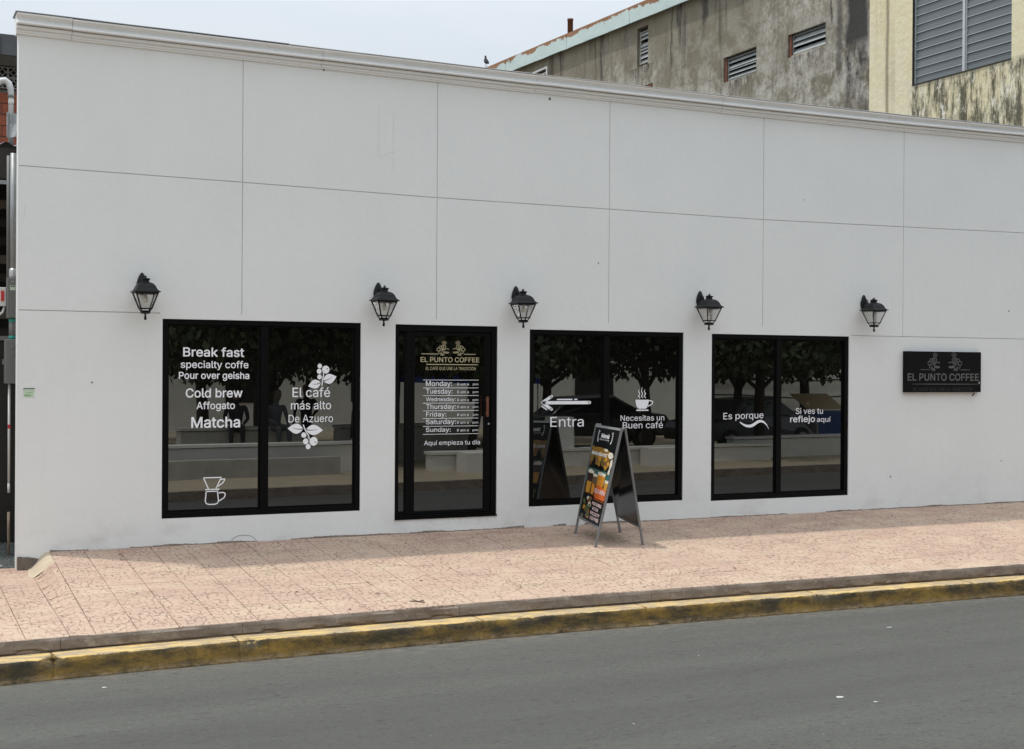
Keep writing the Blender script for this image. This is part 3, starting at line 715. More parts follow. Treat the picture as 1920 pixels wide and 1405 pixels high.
# pour-over dripper
F = Flat(YL); sw = .011
F.stroke([(1.772, .655), (1.965, .655)], sw); F.stroke([(1.778, .655), (1.828, .542)], sw); F.stroke([(1.958, .655), (1.905, .542)], sw); F.stroke([(1.795, .536), (1.941, .536)], sw)
F.stroke(qcurve((1.955, .63), (2.02, .66), (1.975, .60), 8) + [(1.925, .565)], sw)
F.stroke([(1.80, .516), (1.929, .516)], sw); F.stroke([(1.806, .516), (1.80, .45), (1.797, .42), (1.808, .393), (1.835, .384), (1.895, .384), (1.92, .393), (1.931, .42), (1.927, .455), (1.92, .516)], sw)
F.stroke(qcurve((1.932, .498), (2.03, .515), (1.985, .445), 8) + [(1.935, .415)], sw)
F.mb.build('dripper_decal', WV, W1)
for s_, x0, x1, zb, zt, bo in [("Entra", 5.706, 6.136, 1.121, 1.234, 0), ("Necesitas un", 6.623, 7.218, 1.179, 1.245, .004), ("Buen café", 6.653, 7.2, 1.09, 1.166, .004)]: lettering(s_, x0, x1, zb, zt, YL, WV, W3, bo)
F = Flat(YL); F.stroke([(5.62, 1.395), (6.21, 1.395)], .037); F.disc(6.213, 1.395, .0185)
F.stroke([(5.604, 1.397), (5.718, 1.466)], .034); F.disc(5.72, 1.467, .017); F.stroke([(5.604, 1.393), (5.718, 1.322)], .034); F.disc(5.72, 1.321, .017); F.disc(5.605, 1.395, .017)
F.stroke([(5.789, 1.4315), (5.989, 1.4315)], .014); F.stroke([(6.011, 1.4315), (6.053, 1.4315)], .014); F.stroke([(5.592, 1.358), (5.664, 1.315)], .014)
F.mb.build('arrow_decal', WV, W3)
F = Flat(YL); F.poly([(6.822, 1.425)] + qcurve((6.822, 1.425), (6.825, 1.34), (6.87, 1.318), 6)[1:] + [(6.962, 1.318)] + qcurve((6.962, 1.318), (7.0, 1.34), (7.005, 1.425), 6)[1:])
F.stroke(qcurve((7.003, 1.412), (7.085, 1.415), (7.045, 1.37), 8) + [(6.995, 1.348)], .012); F.stroke([(6.835, 1.301), (7.0, 1.301)], .015)
for x in (6.872, 6.912, 6.95): F.stroke([(x+.012, 1.445), (x-.010, 1.468), (x+.010, 1.495), (x-.010, 1.522), (x+.002, 1.545 if x != 6.912 else 1.572)], [.010, .013, .013, .010, .004])
F.mb.build('cup_decal', WV, W3)
for s_, x0, x1, zb, zt, bo, ti in [("Es porque", 8.054, 8.643, 1.181, 1.259, .003, .018), ("Si ves tu", 9.129, 9.549, 1.238, 1.312, 0, 0), ("reflejo", 9.045, 9.425, 1.137, 1.216, .012, 0), ("aquí", 9.457, 9.671, 1.136, 1.200, .003, 0)]: lettering(s_, x0, x1, zb, zt, YL, WV, W4, bo, tilt=ti)
F = Flat(YL); pts = qcurve((8.293, 1.148), (8.42, 1.055), (8.52, 1.125), 10) + qcurve((8.52, 1.125), (8.64, 1.21), (8.724, 1.055), 10)[1:]
F.stroke(pts, [.004+.032*math.sin(math.pi*min(1, i/20+.04))**.8 for i in range(21)]); F.mb.build('swoosh_decal', WV, W4)

# door with side light
a, b_, c, d = ops[1]
mb = MB(); frame_ring(mb, a+.002, b_-.002, c+.002, d-.002, .045, .062, .03, .07, .012, .10); mb.box(3.945, 4.0, .014, .098, c+.032, d-.072)
df = mb.build('door_frame', 'black_metal', cafe, bevel=.003)
MB().box(3.848, 3.944, .050, .058, c+.075, d-.075).build('side_light_pane', 'window_glass', df)
MB().box(3.847, 3.945, .030, .09, c+.033, c+.075).build('side_light_rail', 'black_metal', df)
mb = MB(); frame_ring(mb, 4.004, 4.952, c+.036, d-.075, .045, .072, .035, .042, .024, .075); door = mb.build('door', 'black_metal', cafe, bevel=.003)
MB().box(4.048, 4.881, .050, .058, c+.070, d-.116).build('pane', 'window_glass', door)
hb = MB(); hb.box(4.878, 4.903, -.035, -.012, 1.245, 1.468); hb.box(4.884, 4.897, -.012, .024, 1.27, 1.29); hb.box(4.884, 4.897, -.012, .024, 1.42, 1.44); hb.build('handle', 'copper', door, bevel=.004)
MB().lathe([(.004, -.012), (.011, -.01), (.012, 0), (.008, .004)], (0, 0, 0), 12).build('lock', 'galvanised', door, loc=(4.928, .018, 1.165)).rotation_euler = (R(90), 0, 0)
MB().box(a-.0, b_, -.012, .012, c-.012, c+.004).build('threshold', 'black_metal', cafe)
GV = 'gold_vinyl'
lettering("EL PUNTO COFFEE", 4.123, 4.818, 1.847, 1.90, YL, GV, door, .012); lettering("EL CAFÉ QUE UNE LA TRADICIÓN", 4.185, 4.777, 1.760, 1.803, YL, GV, door, 0)
F = Flat(YL)
for x0, x1, z0, z1 in [(4.132, 4.329, 1.931, 1.938), (4.635, 4.775, 1.931, 1.937), (4.19, 4.801, 1.816, 1.824)]: F.poly([(x0, z0), (x1, z0), (x1, z1), (x0, z1)])
F.mb.build('rule_line', GV, door)
def emblem(par, x0, x1, z0, z1, y, m, mir, sw_):
    F = Flat(y); W_ = x1-x0; H_ = z1-z0
    P_ = lambda u, v: ((x1-u*W_) if mir else (x0+u*W_), z1-v*H_)
    S = lambda pts, k=1., closed=False: F.stroke([P_(*q) for q in pts], sw_*k, closed)
    cx, cy = .50, .56
    for ang, ln, wd in [(62, .33, .10), (100, .31, .10), (140, .36, .11), (180, .46, .115), (220, .42, .10), (262, .34, .09)]:
        ca, sa = math.cos(R(ang)), -math.sin(R(ang)); ex, ey = cx+ca*ln, cy+sa*ln*.82; nx, ny = -sa, ca
        loop = [(cx+ca*.06, cy+sa*.05), (cx+ca*ln*.6+nx*wd, cy+sa*ln*.5+ny*wd), (ex+nx*wd*.9, ey+ny*wd*.7), (ex+ca*.03, ey+sa*.03), (ex-nx*wd*.9, ey-ny*wd*.7), (cx+ca*ln*.6-nx*wd, cy+sa*ln*.5-ny*wd)]
        S(loop, 1., True)
    for k in range(5):
        th = R(90+72*k); ex, ey = .60+.11*math.cos(th), .115-.075*math.sin(th)
        S([(ex+.075*math.cos(q), ey+.05*math.sin(q)) for q in [i*math.pi/3 for i in range(6)]], .8, True)
    for k in (-1, 0, 1):
        S([(.46+k*.10+.055*math.cos(q), .93+.02*abs(k)*-1+.045*math.sin(q)) for q in [i*math.pi/3 for i in range(6)]], .8, True)
    x, z = P_(cx, cy+.0); F.disc(x, z, sw_*1.5, sw_*1.5, 10)
    S([(.56, .62), (.72, .52), (.86, .50), (1.0, .55)], 1); S([(.60, .75), (.74, .80), (.88, .80), (1.0, .74)], 1.5); S([(.60, .70), (.78, .72), (1.0, .74)], .8)
    return F.mb.build('emblem', m, par)
emblem(door, 4.311, 4.458, 1.913, 2.075, YL, GV, False, .0055); emblem(door, 4.502, 4.649, 1.915, 2.078, YL, GV, True, .0055)
for i, (s_, x0, x1, zb, zt) in enumerate([('Monday:', 4.186, 4.494, 1.585, 1.64), ('Tuesday:', 4.188, 4.5, 1.502, 1.554), ('Wednesday:', 4.189, 4.539, 1.42, 1.46), ('Thursday:', 4.19, 4.543, 1.335, 1.385), ('Friday:', 4.19, 4.428, 1.253, 1.302), ('Saturday:', 4.188, 4.544, 1.168, 1.22), ('Sunday:', 4.188, 4.481, 1.085, 1.132)]):
    lettering(s_, x0, x1, zb, zt, YL, WV, door, .006)
    z = [1.591, 1.506, 1.418, 1.341, 1.255, 1.169, 1.085][i]
    lettering("8 am a", 4.556, 4.695, z, z+.028, YL, WV, door, 0); lettering("pm", 4.744, 4.809, z+.002, z+.020, YL, WV, door, 0)
F = Flat(YL)
for z in (1.650, 1.564, 1.480, 1.398, 1.314, 1.231, 1.145, 1.059): F.poly([(4.154, z-.0025), (4.812, z-.0025), (4.812, z+.0025), (4.154, z+.0025)])
F.mb.build('rule_line', WV, door)
lettering("Aquí empieza tu día", 4.169, 4.834, .940, .990, YL, WV, door, 0)

# wall sign
sg = thing('wall_sign', 'black rectangular coffee shop sign with dull grey lettering on the right of the facade', 'sign', (11.43, 0, 1.505))
def P0(mb, *a, **k):       # build in world coordinates under a placed thing
    o = mb.build(*a, **k); o.matrix_parent_inverse = Matrix.Translation(o.parent.location).inverted(); return o
P0(MB().box(10.790, 12.078, -.055, -.001, 1.506, 2.038), 'sign_panel', 'sign_black', sg, bevel=.003)
for tx in [("EL PUNTO COFFEE", 10.822, 12.036, 1.660, 1.753, 'grey_lettering', .02), ("EL CAFÉ QUE UNE LA TRADICIÓN", 10.919, 11.925, 1.523, 1.578, 'dim_lettering', .004)]:
    o = lettering(*tx[:5], -.0575, tx[5], sg, tx[6]); o.matrix_parent_inverse = Matrix.Translation(sg.location).inverted()
F = Flat(-.0575)
for x0, x1, z0, z1 in [(10.90, 12.03, 1.609, 1.617), (11.025, 11.2, 1.797, 1.804), (11.70, 11.891, 1.798, 1.805)]: F.poly([(x0, z0+.002), (x0+.3*(x1-x0), z0), (x1-.2*(x1-x0), z0), (x1, z0+.002), (x1, z1-.002), (x1-.3*(x1-x0), z1), (x0+.2*(x1-x0), z1), (x0, z1-.002)])
P0(F.mb, 'rule_line', 'grey_lettering', sg)
for q in ((11.159, 11.362, 1.779, 2.020, False), (11.51, 11.74, 1.781, 2.022, True)):
    o = emblem(sg, q[0], q[1], q[2], q[3], -.0575, 'grey_lettering', q[4], .011); o.matrix_parent_inverse = Matrix.Translation(sg.location).inverted()
F = Flat(-.058); F.disc(12.045, 1.631, .012, .015, 10); P0(F.mb, 'white_blot', 'scrap_white', sg)
mb = MB(); mb.tube([(11.99, -.02, 1.508), (11.975, -.04, 1.49), (11.95, -.05, 1.475), (11.935, -.045, 1.455)], [.004, .006, .008, .005], 6)
P0(mb, 'cable_end', 'black_metal', sg)

nt_ = thing('notice_label', 'small white and green printed notice stuck near the left corner of the white wall', 'notice', (.10, -.002, 1.52))
P0(MB().hexa([(.054, -.004, 1.482), (.142, -.004, 1.478), (.142, -.001, 1.478), (.054, -.001, 1.482)], [(.050, -.004, 1.562), (.150, -.004, 1.560), (.150, -.001, 1.560), (.050, -.001, 1.562)]), 'paper', 'paper_white', nt_)
P0(MB().box(.049, .152, -.006, -.0045, 1.556, 1.563), 'heading_bar', 'print_black', nt_)
F = Flat(-.0048); F.poly([(.06, 1.488), (.115, 1.486), (.118, 1.505), (.06, 1.507)]); F.poly([(.072, 1.52), (.13, 1.519), (.13, 1.526), (.072, 1.527)]); P0(F.mb, 'green_print', 'paper_green', nt_)

# ---------------------------------------------------------------- wall lamps
def sq(r, z, y=-.2, ch=.0): return [(-r, y-r, z), (r, y-r, z), (r, y+r, z), (-r, y+r, z)]
def make_lamp():
    t_ = thing('wall_lamp', '', 'wall lamp')
    mb = MB(); rings = []
    for k in range(13):           # pointed oval back plate with scalloped edge
        pass
    n = 20; pl_ = []
    for i in range(n):
        a_ = 2*math.pi*i/n; r = .050*(1+.05*math.cos(6*a_)); z = math.sin(a_); zz_ = .105*z if z < 0 else .105*z**.9*(1+.12*z); xx_ = r*math.cos(a_)*(1-.45*max(0, z)**2.2); pl_.append((xx_, zz_))
    mb.loft([[(x, -.001, z) for x, z in pl_], [(x, -.014, z) for x, z in pl_], [(x*.7, -.026, z*.75) for x, z in pl_], [(x*.3, -.034, z*.35) for x, z in pl_]])
    mb.build('back_plate', 'lamp_metal', t_)
    mb = MB(); mb.tube([(0, -.02, -.03), (0, -.07, -.06), (0, -.12, -.02), (0, -.15, .03), (0, -.18, .055), (0, -.20, .05), (0, -.20, .03)], [.012, .011, .011, .010, .009, .009, .012], 8)
    mb.tube([(0, -.03, .04), (0, -.06, .055), (0, -.085, .035), (0, -.07, .01), (0, -.05, .02)], .006, 7); mb.tube([(0, -.10, -.03), (0, -.075, .0), (0, -.095, .02)], .005, 7)
    mb.build('arm', 'lamp_metal', t_)
    Z = -.085           # rim level below the plate centre
    mb = MB(); prof_ = [(.122, Z-.004), (.128, Z), (.122, Z+.006), (.106, Z+.016), (.094, Z+.034), (.084, Z+.058), (.066, Z+.080), (.044, Z+.092)]
    mb.loft([sq(r, z) for r, z in prof_], smooth=False)
    mb.lathe([(.040, Z+.088), (.043, Z+.094), (.036, Z+.100), (.036, Z+.118), (.046, Z+.122), (.044, Z+.132), (.016, Z+.138), (.009, Z+.142), (.012, Z+.152), (.004, Z+.160)], (0, -.2, 0), 14)
    mb.build('cap', 'lamp_metal', t_)
    cg = MB()
    zt_, zb_, rt, rb = Z-.004, Z-.160, .105, .052
    for sx in (-1, 1):
        for sy in (-1, 1): cg.beam((sx*rt, -.2+sy*rt, zt_), (sx*rb, -.2+sy*rb, zb_), .011, .011)
    def ringbar(r, z, w_):
        q = sq(r, z)
        for i in range(4): cg.beam(q[i], q[(i+1) % 4], w_, w_)
    ringbar(rt, zt_-.006, .012); ringbar(rb+.004, zb_, .010)
    for sx in (-1, 1):
        for sy in (-1, 1): cg.beam((sx*rb, -.2+sy*rb, zb_), (sx*.030, -.2+sy*.030, zb_-.040), .009, .009)
    cg.build('cage', 'lamp_metal', t_)
    mb = MB(); mb.loft([sq(.026, zb_-.052), sq(.044, zb_-.046), sq(.032, zb_-.026), sq(.034, zb_-.020)])
    mb.lathe([(.006, zb_-.112), (.012, zb_-.108), (.014, zb_-.095), (.010, zb_-.072), (.007, zb_-.062), (.012, zb_-.055), (.010, zb_-.048)], (0, -.2, 0), 10); mb.build('finial', 'lamp_metal', t_)
    for (ax, s_) in ((0, -1), (0, 1), (1, -1), (1, 1)):
        mb = MB(); r1, r2 = rt-.004, rb-.002
        if ax: mb.quad((-r2, -.2+s_*r2, zb_), (r2, -.2+s_*r2, zb_), (r1, -.2+s_*r1, zt_-.01), (-r1, -.2+s_*r1, zt_-.01))
        else: mb.quad((s_*r2, -.2-r2, zb_), (s_*r2, -.2+r2, zb_), (s_*r1, -.2+r1, zt_-.01), (s_*r1, -.2-r1, zt_-.01))
        mb.build('glass_pane', 'lamp_glass', t_)
    MB().lathe([(.012, -.012), (.013, -.035), (.024, -.055), (.028, -.072), (.020, -.092), (.006, -.099)], (0, -.2, Z-.002), 12).build('bulb', 'clear_bulb', t_)
    return t_
lamp0 = make_lamp()
lamps = [(1.150, 2.588, 'black lantern wall lamp above the upper left corner of the leftmost window'), (3.612, 2.572, 'black lantern wall lamp between the leftmost window and the door'),
         (5.238, 2.585, 'black lantern wall lamp between the door and the arrow window'), (7.672, 2.605, 'black lantern wall lamp between the two right-hand windows'), (10.142, 2.628, 'black lantern wall lamp nearest the black wall sign')]
for i, (x, z, lab) in enumerate(lamps):
    o = lamp0 if i == 0 else copy_tree(lamp0)
    o.location = (x, 0, z); tag(o, lab, 'wall lamp', 'black lantern lamps on the cafe wall'); o.rotation_euler = (0, R([0, 1.2, -.8, .6, -.5][i]), R([0, 1, -1, 1.5, 0][i]))

# ---------------------------------------------------------------- A-frame menu board
bd = thing('menu_board', 'folding grey A-frame menu board with food posters standing on the pavement', 'menu board', (5.97, -.84, -.065))
FL_far, FL_near = Vector((5.76, -.470, -.045)), Vector((5.63, -1.171, -.098)); FR_far, FR_near = Vector((6.31, -.51, -.046)), Vector((6.19, -1.20, -.100))
AL_far, AL_near = Vector((6.010, -.485, 1.165)), Vector((5.935, -1.180, 1.150)); AR_far, AR_near = Vector((6.055, -.488, 1.160)), Vector((5.975, -1.183, 1.145))
def face(ff, fn, af, an, out_s, pr):
    right = (fn-ff).normalized(); up = ((af+an)/2-(ff+fn)/2).normalized(); nrm_ = right.cross(up).normalized()*out_s
    for nm, (p, q) in (('leg', (ff, af)), ('leg', (fn, an))):
        P0(MB().beam(p, q, .026, .020, nrm_), nm, 'alu', bd)
    Pt = lambda u, v, o=0.: (af*(1-v)+ff*v)*(1-u) + (an*(1-v)+fn*v)*u + nrm_*o
    P0(MB().beam(Pt(.02, .012), Pt(.98, .012), .022, .020, nrm_), 'top_rail', 'light_alu' if pr else 'alu', bd); P0(MB().beam(Pt(.02, .84), Pt(.98, .84), .022, .018, nrm_), 'bottom_rail', 'alu', bd)
    q = [Pt(.03, .83, -.004), Pt(.97, .83, -.004), Pt(.97, .02, -.004), Pt(.03, .02, -.004)]; q2 = [Pt(.03, .83, .004), Pt(.97, .83, .004), Pt(.97, .02, .004), Pt(.03, .02, .004)]
    panel = P0(MB().hexa(q, q2), 'poster_panel' if pr else 'rear_panel', 'print_black' if pr else 'board_black', bd)
    return Pt, nrm_, panel
Pt, nB, panel = face(FL_far, FL_near, AL_far, AL_near, 1, True)
if nB.x > 0:       # make the outward side point to -x
    pass
face(FR_far, FR_near, AR_far, AR_near, 1, False)
sgn = 1 if nB.x < 0 else -1
def PU(u, v, lay): return Pt(.045+u*.91, .025+v*.80, sgn*(.0052+lay*.0008))
inv = Matrix.Translation(bd.location).inverted()
def shape(m, pts, lay=0, name='poster_print'):
    mb = MB(); mb.quad(*[PU(u, v, lay) for u, v in pts]); o = mb.build(name, m, panel); return o
def shapes(m, polys, lay=0, name='poster_print'):
    mb = MB()
    for pts in polys: mb.quad(*[PU(u, v, lay) for u, v in pts])
    o = mb.build(name, m, panel); return o
def rect(u0, u1, v0, v1): return [(u0, v0), (u1, v0), (u1, v1), (u0, v1)]
def blob(u, v, ru, rv, n=10, j=.25): return [(u+ru*(1+j*(random.random()-.5))*math.cos(2*math.pi*i/n), v+rv*(1+j*(random.random()-.5))*math.sin(2*math.pi*i/n)) for i in range(n)]
def ptext(s, u0, u1, vb, vt, m, lay=4, bold=.03):
    v, f = text_mesh(s, bold); a_ = min(q[0] for q in v); b2 = max(q[0] for q in v); top = max(q[1] for q in v)
    mb = MB(); mb.v = [tuple(PU(u0+(q[0]-a_)/(b2-a_)*(u1-u0), vb-(q[1]/top)*(vb-vt), lay+q[2]*.05)) for q in v]; mb.f = f; mb.sm = [False]*len(f)
    o = mb.build('lettering', m, panel)
shape('p_mustard', [(0, .20), (.12, .215), (.3, .205), (.62, .21), (.84, .24), (.86, .40), (0, .40)], 0)
shapes('p_brown', [blob(random.uniform(.05, .8), random.uniform(.31, .43), .07, .03) for _ in range(9)], 1)
shapes('p_yellow', [blob(random.uniform(.4, .85), random.uniform(.24, .42), .06, .022) for _ in range(10)], 1.5)
shapes('p_green', [blob(random.uniform(.05, .8), random.uniform(.30, .44), .04, .014) for _ in range(7)], 2)
shapes('print_black', [[(.03, .445), (.2, .30), (.30, .445)], [(.42, .45), (.5, .36), (.6, .45)]], 2.3)
shapes('p_cream', [blob(.86, .27, .11, .035), blob(.95, .36, .05, .06), blob(.62, .225, .1, .015), blob(.93, .44, .05, .03)], 2.6)
shape('p_teal', rect(0, 1, .447, .60), 0)
shapes('p_green', [blob(random.uniform(.1, .95), random.uniform(.46, .57), .06, .02) for _ in range(9)], 1)
shape('p_orange', rect(.50, 1, .62, .765), 1); shape('p_coffee', rect(0, .50, .60, .735), 0)
def glass(u, v0, v1, wd, m1, m2, k):
    shape('p_cream', [(u-wd, v0), (u+wd, v0), (u+wd*.95, v0+.03), (u-wd*.95, v0+.03)], 2+k); shape(m1, [(u-wd, v0+.03), (u+wd, v0+.03), (u+wd*.85, (v0+v1)/2), (u-wd*.85, (v0+v1)/2)], 2+k); shape(m2, [(u-wd*.85, (v0+v1)/2), (u+wd*.85, (v0+v1)/2), (u+wd*.7, v1), (u-wd*.7, v1)], 2+k)
glass(.16, .475, .72, .13, 'p_coffee', 'p_yellow', 0); glass(.38, .50, .72, .09, 'p_brown', 'p_amber', .1); glass(.66, .47, .75, .17, 'p_amber', 'p_orange', .2); glass(.93, .53, .74, .08, 'p_yellow', 'p_orange', .3)
shapes('p_cream', [blob(.13, .475, .08, .014), blob(.62, .475, .14, .012)], 3)
shape('print_black', rect(0, 1, .735, .76), 1.2)
for m_, n_ in (('p_green', 14), ('p_yellow', 5), ('p_red', 6), ('p_cream', 5)): shapes(m_, [blob(random.uniform(.06, .42), random.uniform(.77, .985), .06, .022) for _ in range(n_)], 1.4+.1*n_/5)
ptext('Menú', .30, .64, .098, .052, WV, 4, .05); ptext('EL PUNTO COFFEE', .18, .66, .128, .112, WV, 4, 0)
for s_ in (-1, 1):
    mb = MB()
    for k in range(7):
        th = R(-70+k*22); u = .47+s_*(.26+.05*math.cos(th)); v = .088-.062*math.sin(th)
        mb.quad(*[PU(u+du, v+dv, 4) for du, dv in ((-.025*s_, .006), (.0, -.006), (.028*s_, -.012), (.008*s_, .006))])
    o = mb.build('laurel_print', WV, panel)
ptext('BRUNCH BREAKFAST', .03, .72, .298, .262, WV, 4, .03); ptext('COLD BREW', .47, .98, .69, .645, 'p_pink', 5, .04)
for s_, v, u0 in (('POKE BOWLS', .822, .50), ('MATCHA', .872, .56), ('SPECIALTY', .924, .50), ('COFFEE', .975, .53)): ptext(s_, u0, .94 if u0 < .55 else .84, v, v-.034, 'p_pink', 5, .04)
P0(MB().beam(AL_near+Vector((.0, .0, .005)), AR_near+Vector((.03, .0, .018)), .022, .012), 'hinge', 'light_alu', bd); P0(MB().beam(AL_far+Vector((0, 0, .005)), AR_far+Vector((.01, 0, .008)), .02, .012), 'hinge', 'light_alu', bd)
for q in (FL_far, FL_near, FR_far, FR_near): P0(MB().box(q.x-.016, q.x+.016, q.y-.014, q.y+.014, q.z-.006, q.z+.014), 'rubber_foot', 'alu', bd)

# ================================================================ NEIGHBOURS AT THE RIGHT (side walls along x = 14.5)
XC = 14.5
def holes(mb, y0, y1, z0, z1, hs, x0, x1):
    """wall of thickness x0..x1 in the y-z plane with rectangular holes, as butted boxes"""
    ys_ = sorted({y0, y1, *[h[0] for h in hs], *[h[1] for h in hs]})
    for a_, b2 in zip(ys_, ys_[1:]):
        inside = sorted([h for h in hs if h[0] <= a_ and h[1] >= b2], key=lambda h: h[2]); z = z0
        for h in inside:
            if h[2] > z: mb.box(x0, x1, a_, b2, z, h[2])
            z = h[3]
        if z < z1: mb.box(x0, x1, a_, b2, z, z1)
gb = thing('concrete_building', 'tall weathered grey concrete building with small louvred windows behind the cafe', 'building', (XC, 13, -.5))
gh = [(8.46, 9.60, 7.68, 8.19), (6.31, 7.44, 7.74, 8.18), (12.60, 13.09, 8.69, 9.57), (17.69, 18.45, 9.0, 9.59), (12.39, 13.1, 7.6, 8.21)]
mb = MB(); holes(mb, 5.09, 21.9, -.6, 9.70, gh, XC, XC+.22); P0(mb, 'wall', 'aged_grey', gb)
P0(MB().box(XC+.24, XC+9, 5.1, 21.8, -.6, 9.6), 'dark_core', 'dark_inside', gb)
P0(MB().hexa([(XC-.015, 5.0, 9.72), (XC+10, 5.0, 9.72), (XC+10, 21.7, 10.16), (XC-.015, 21.7, 10.16)], [(XC-.015, 5.0, 9.80), (XC+10, 5.0, 9.80), (XC+10, 21.7, 10.24), (XC-.015, 21.7, 10.24)]), 'roof', 'roof_dark', gb)
P0(MB().hexa([(XC, 5.09, 9.70), (XC+.2, 5.09, 9.70), (XC+.2, 21.9, 9.70), (XC, 21.9, 9.70)], [(XC, 5.09, 9.705), (XC+.2, 5.09, 9.705), (XC+.2, 21.9, 10.1), (XC, 21.9, 10.1)]), 'wall_head', 'aged_grey', gb)
segs = [5.0, 7.6, 10.4, 13.2, 16.3, 19.9, 21.75]
for a_, b2 in zip(segs, segs[1:]):
    zb = lambda y: 9.61 + y*.0264; zt_ = lambda y: 9.94 + .0266*y ; mb = MB(); n = 8; rings = []
    for k in range(n+1):
        y = a_+.01+(b2-a_-.02)*k/n; o = .012*nz3(y*1.7, .4); rings.append([(XC-.14+o, y, zb(y)-.25+.015*nz3(y*2, 2)), (XC-.16-o, y, zt_(y)-.21), (XC-.02, y, zt_(y)-.17), (XC-.02, y, zb(y)-.21)])
    P0(mb.loft(rings), 'fascia', 'rusty_fascia', gb)
mb = MB(); mb.lathe([(.07, 0), (.07, .42), (.078, .42), (.078, .46), (.06, .46)], (XC+.02, 16.42, 10.12), 12); P0(mb, 'vent_pipe', 'rust', gb)
mb = MB(); mb.box(XC+.10, XC+.16, 14.0, 14.1, 9.9, 10.15); 
def louvre(par, y0, y1, z0, z1, n, m_, frame_m, tilt=35, depth=.07, rec=.05):
    """slatted window in an x = const wall; slats run along y"""
    fr = MB(); t_ = .03; x0, x1 = XC+rec-.02, XC+rec+.03
    fr.box(x0, x1, y0+.002, y0+t_, z0+.002, z1-.002); fr.box(x0, x1, y1-t_, y1-.002, z0+.002, z1-.002); fr.box(x0, x1, y0+t_, y1-t_, z0+.002, z0+.02); fr.box(x0, x1, y0+t_, y1-t_, z1-.02, z1-.002)
    wn = P0(fr, 'window', frame_m, par)
    h = (z1-z0-.04)/n; iv = Matrix.Translation(par.location).inverted()
    base = None
    for k in range(n):
        zc = z0+.02+h*(k+.5); ct, st_ = math.cos(R(tilt)), math.sin(R(tilt)); hh = h*.60
        if base is None:
            q = MB(); rot = lambda u, v: (u*ct - v*st_*-1, -u*st_*-1*-1 + v*ct)
            xo, zo = -hh*math.sin(R(tilt)), -hh*math.cos(R(tilt)); tx, tz = .003*math.cos(R(tilt)), -.003*math.sin(R(tilt))
            ring = lambda y: [(xo-tx, y, zo-tz), (-xo-tx, y, -zo-tz), (-xo+tx, y, -zo+tz), (xo+tx, y, zo+tz)]
            q.loft([ring(y0+t_), ring(y1-t_)])
            s_ = q.build('slat', m_, wn); base = s_
        else: s_ = base.copy(); col.objects.link(s_)
        s_.location = (XC+rec+.01, 0, zc)
        s_.rotation_euler = (random.uniform(-.003, .003), random.uniform(-.05, .05), 0)
    return wn
louvre(gb, 8.46, 9.52, 7.70, 8.15, 5, 'louvre_small', 'box_grey', 38, rec=.07); louvre(gb, 6.31, 7.36, 7.78, 8.15, 3, 'louvre_small', 'box_grey', 35, rec=.07); louvre(gb, 12.64, 13.05, 8.75, 9.48, 7, 'louvre_small', 'block_grey', 30, rec=.07)
louvre(gb, 17.72, 18.42, 9.0, 9.52, 5, 'louvre_small', 'cornice_paint', 30, rec=.05)
for (y0, y1, z0, z1) in [(9.525, 9.598, 7.682, 8.188), (7.365, 7.438, 7.742, 8.178)]: P0(MB().box(XC+.03, XC+.1, y0, y1, z0, z1), 'timber_jamb', 'timber_red', gb)
P0(MB().box(XC+.02, XC+.1, 6.312, 7.36, 7.742, 7.775), 'broken_sill', 'aged_grey', gb)
P0(MB().box(XC-.015, XC+.02, 17.64, 17.70, 8.9, 9.64), 'window_trim', 'cornice_paint', gb); P0(MB().box(XC-.015, XC+.02, 17.70, 18.5, 9.592, 9.64), 'window_trim', 'cornice_paint', gb)
P0(MB().box(XC-.01, XC+.05, 12.42, 13.08, 8.14, 8.19), 'lintel', 'timber_red', gb)

yb = thing('yellow_building', 'pale yellow streaked building with a tall louvred glass window at the upper right', 'building', (XC, 3, -.5))
mb = MB(); holes(mb, 1.25, 5.085, -.6, 9.9, [(1.82, 4.0, 6.565, 9.5)], XC-.012, XC+.25); P0(mb, 'wall', 'aged_yellow', yb)
P0(MB().box(XC+.27, XC+9, 1.26, 5.08, -.6, 9.9), 'core', 'dark_inside', yb)
P0(MB().box(XC-.012, XC+9, 1.0, 1.249, -.6, 9.9), 'front_wall', 'aged_yellow', yb)
P0(MB().box(XC-.2, XC+9.2, .8, 5.3, 9.9, 10.1), 'roof_slab', 'aged_grey', yb)
for (y0, y1) in ((1.83, 2.815), (2.865, 3.985)):
    fr = MB(); fr.box(XC+.02, XC+.06, y0, y0+.02, 6.58, 9.49); fr.box(XC+.02, XC+.06, y1-.02, y1, 6.58, 9.49); wn = P0(fr, 'window', 'louvre_edge', yb)
    n = 20; h = 2.9/n; iv = Matrix.Translation(yb.location).inverted(); base = None
    for k in range(n):
        if base is None:
            q = MB(); q.loft([[(-.012, y, -.084), (.004, y, .084), (.009, y, .084), (-.007, y, -.084)] for y in (y0+.02, y1-.02)]); base = q.build('slat', 'louvre_glass', wn); s_ = base
            e0 = MB().box(-.019, -.0125, y0+.02, y1-.02, -.088, -.078).build('slat_edge', 'louvre_edge', wn); e_ = e0
        else: s_ = base.copy(); e_ = e0.copy(); col.objects.link(s_); col.objects.link(e_)
        for q_ in (s_, e_): q_.location = (XC+.045, 0, 6.585+h*(k+.5))
        rr = random.uniform(-.03, .03); s_.rotation_euler = (0, rr, 0); e_.rotation_euler = (random.uniform(-.002, .002), 0, 0)
P0(MB().box(XC+.0, XC+.07, 2.815, 2.865, 6.567, 9.498), 'mullion', 'light_alu', yb); P0(MB().box(XC-.02, XC+.08, 3.985, 3.999, 6.567, 9.498), 'jamb', 'dark_wood', yb)
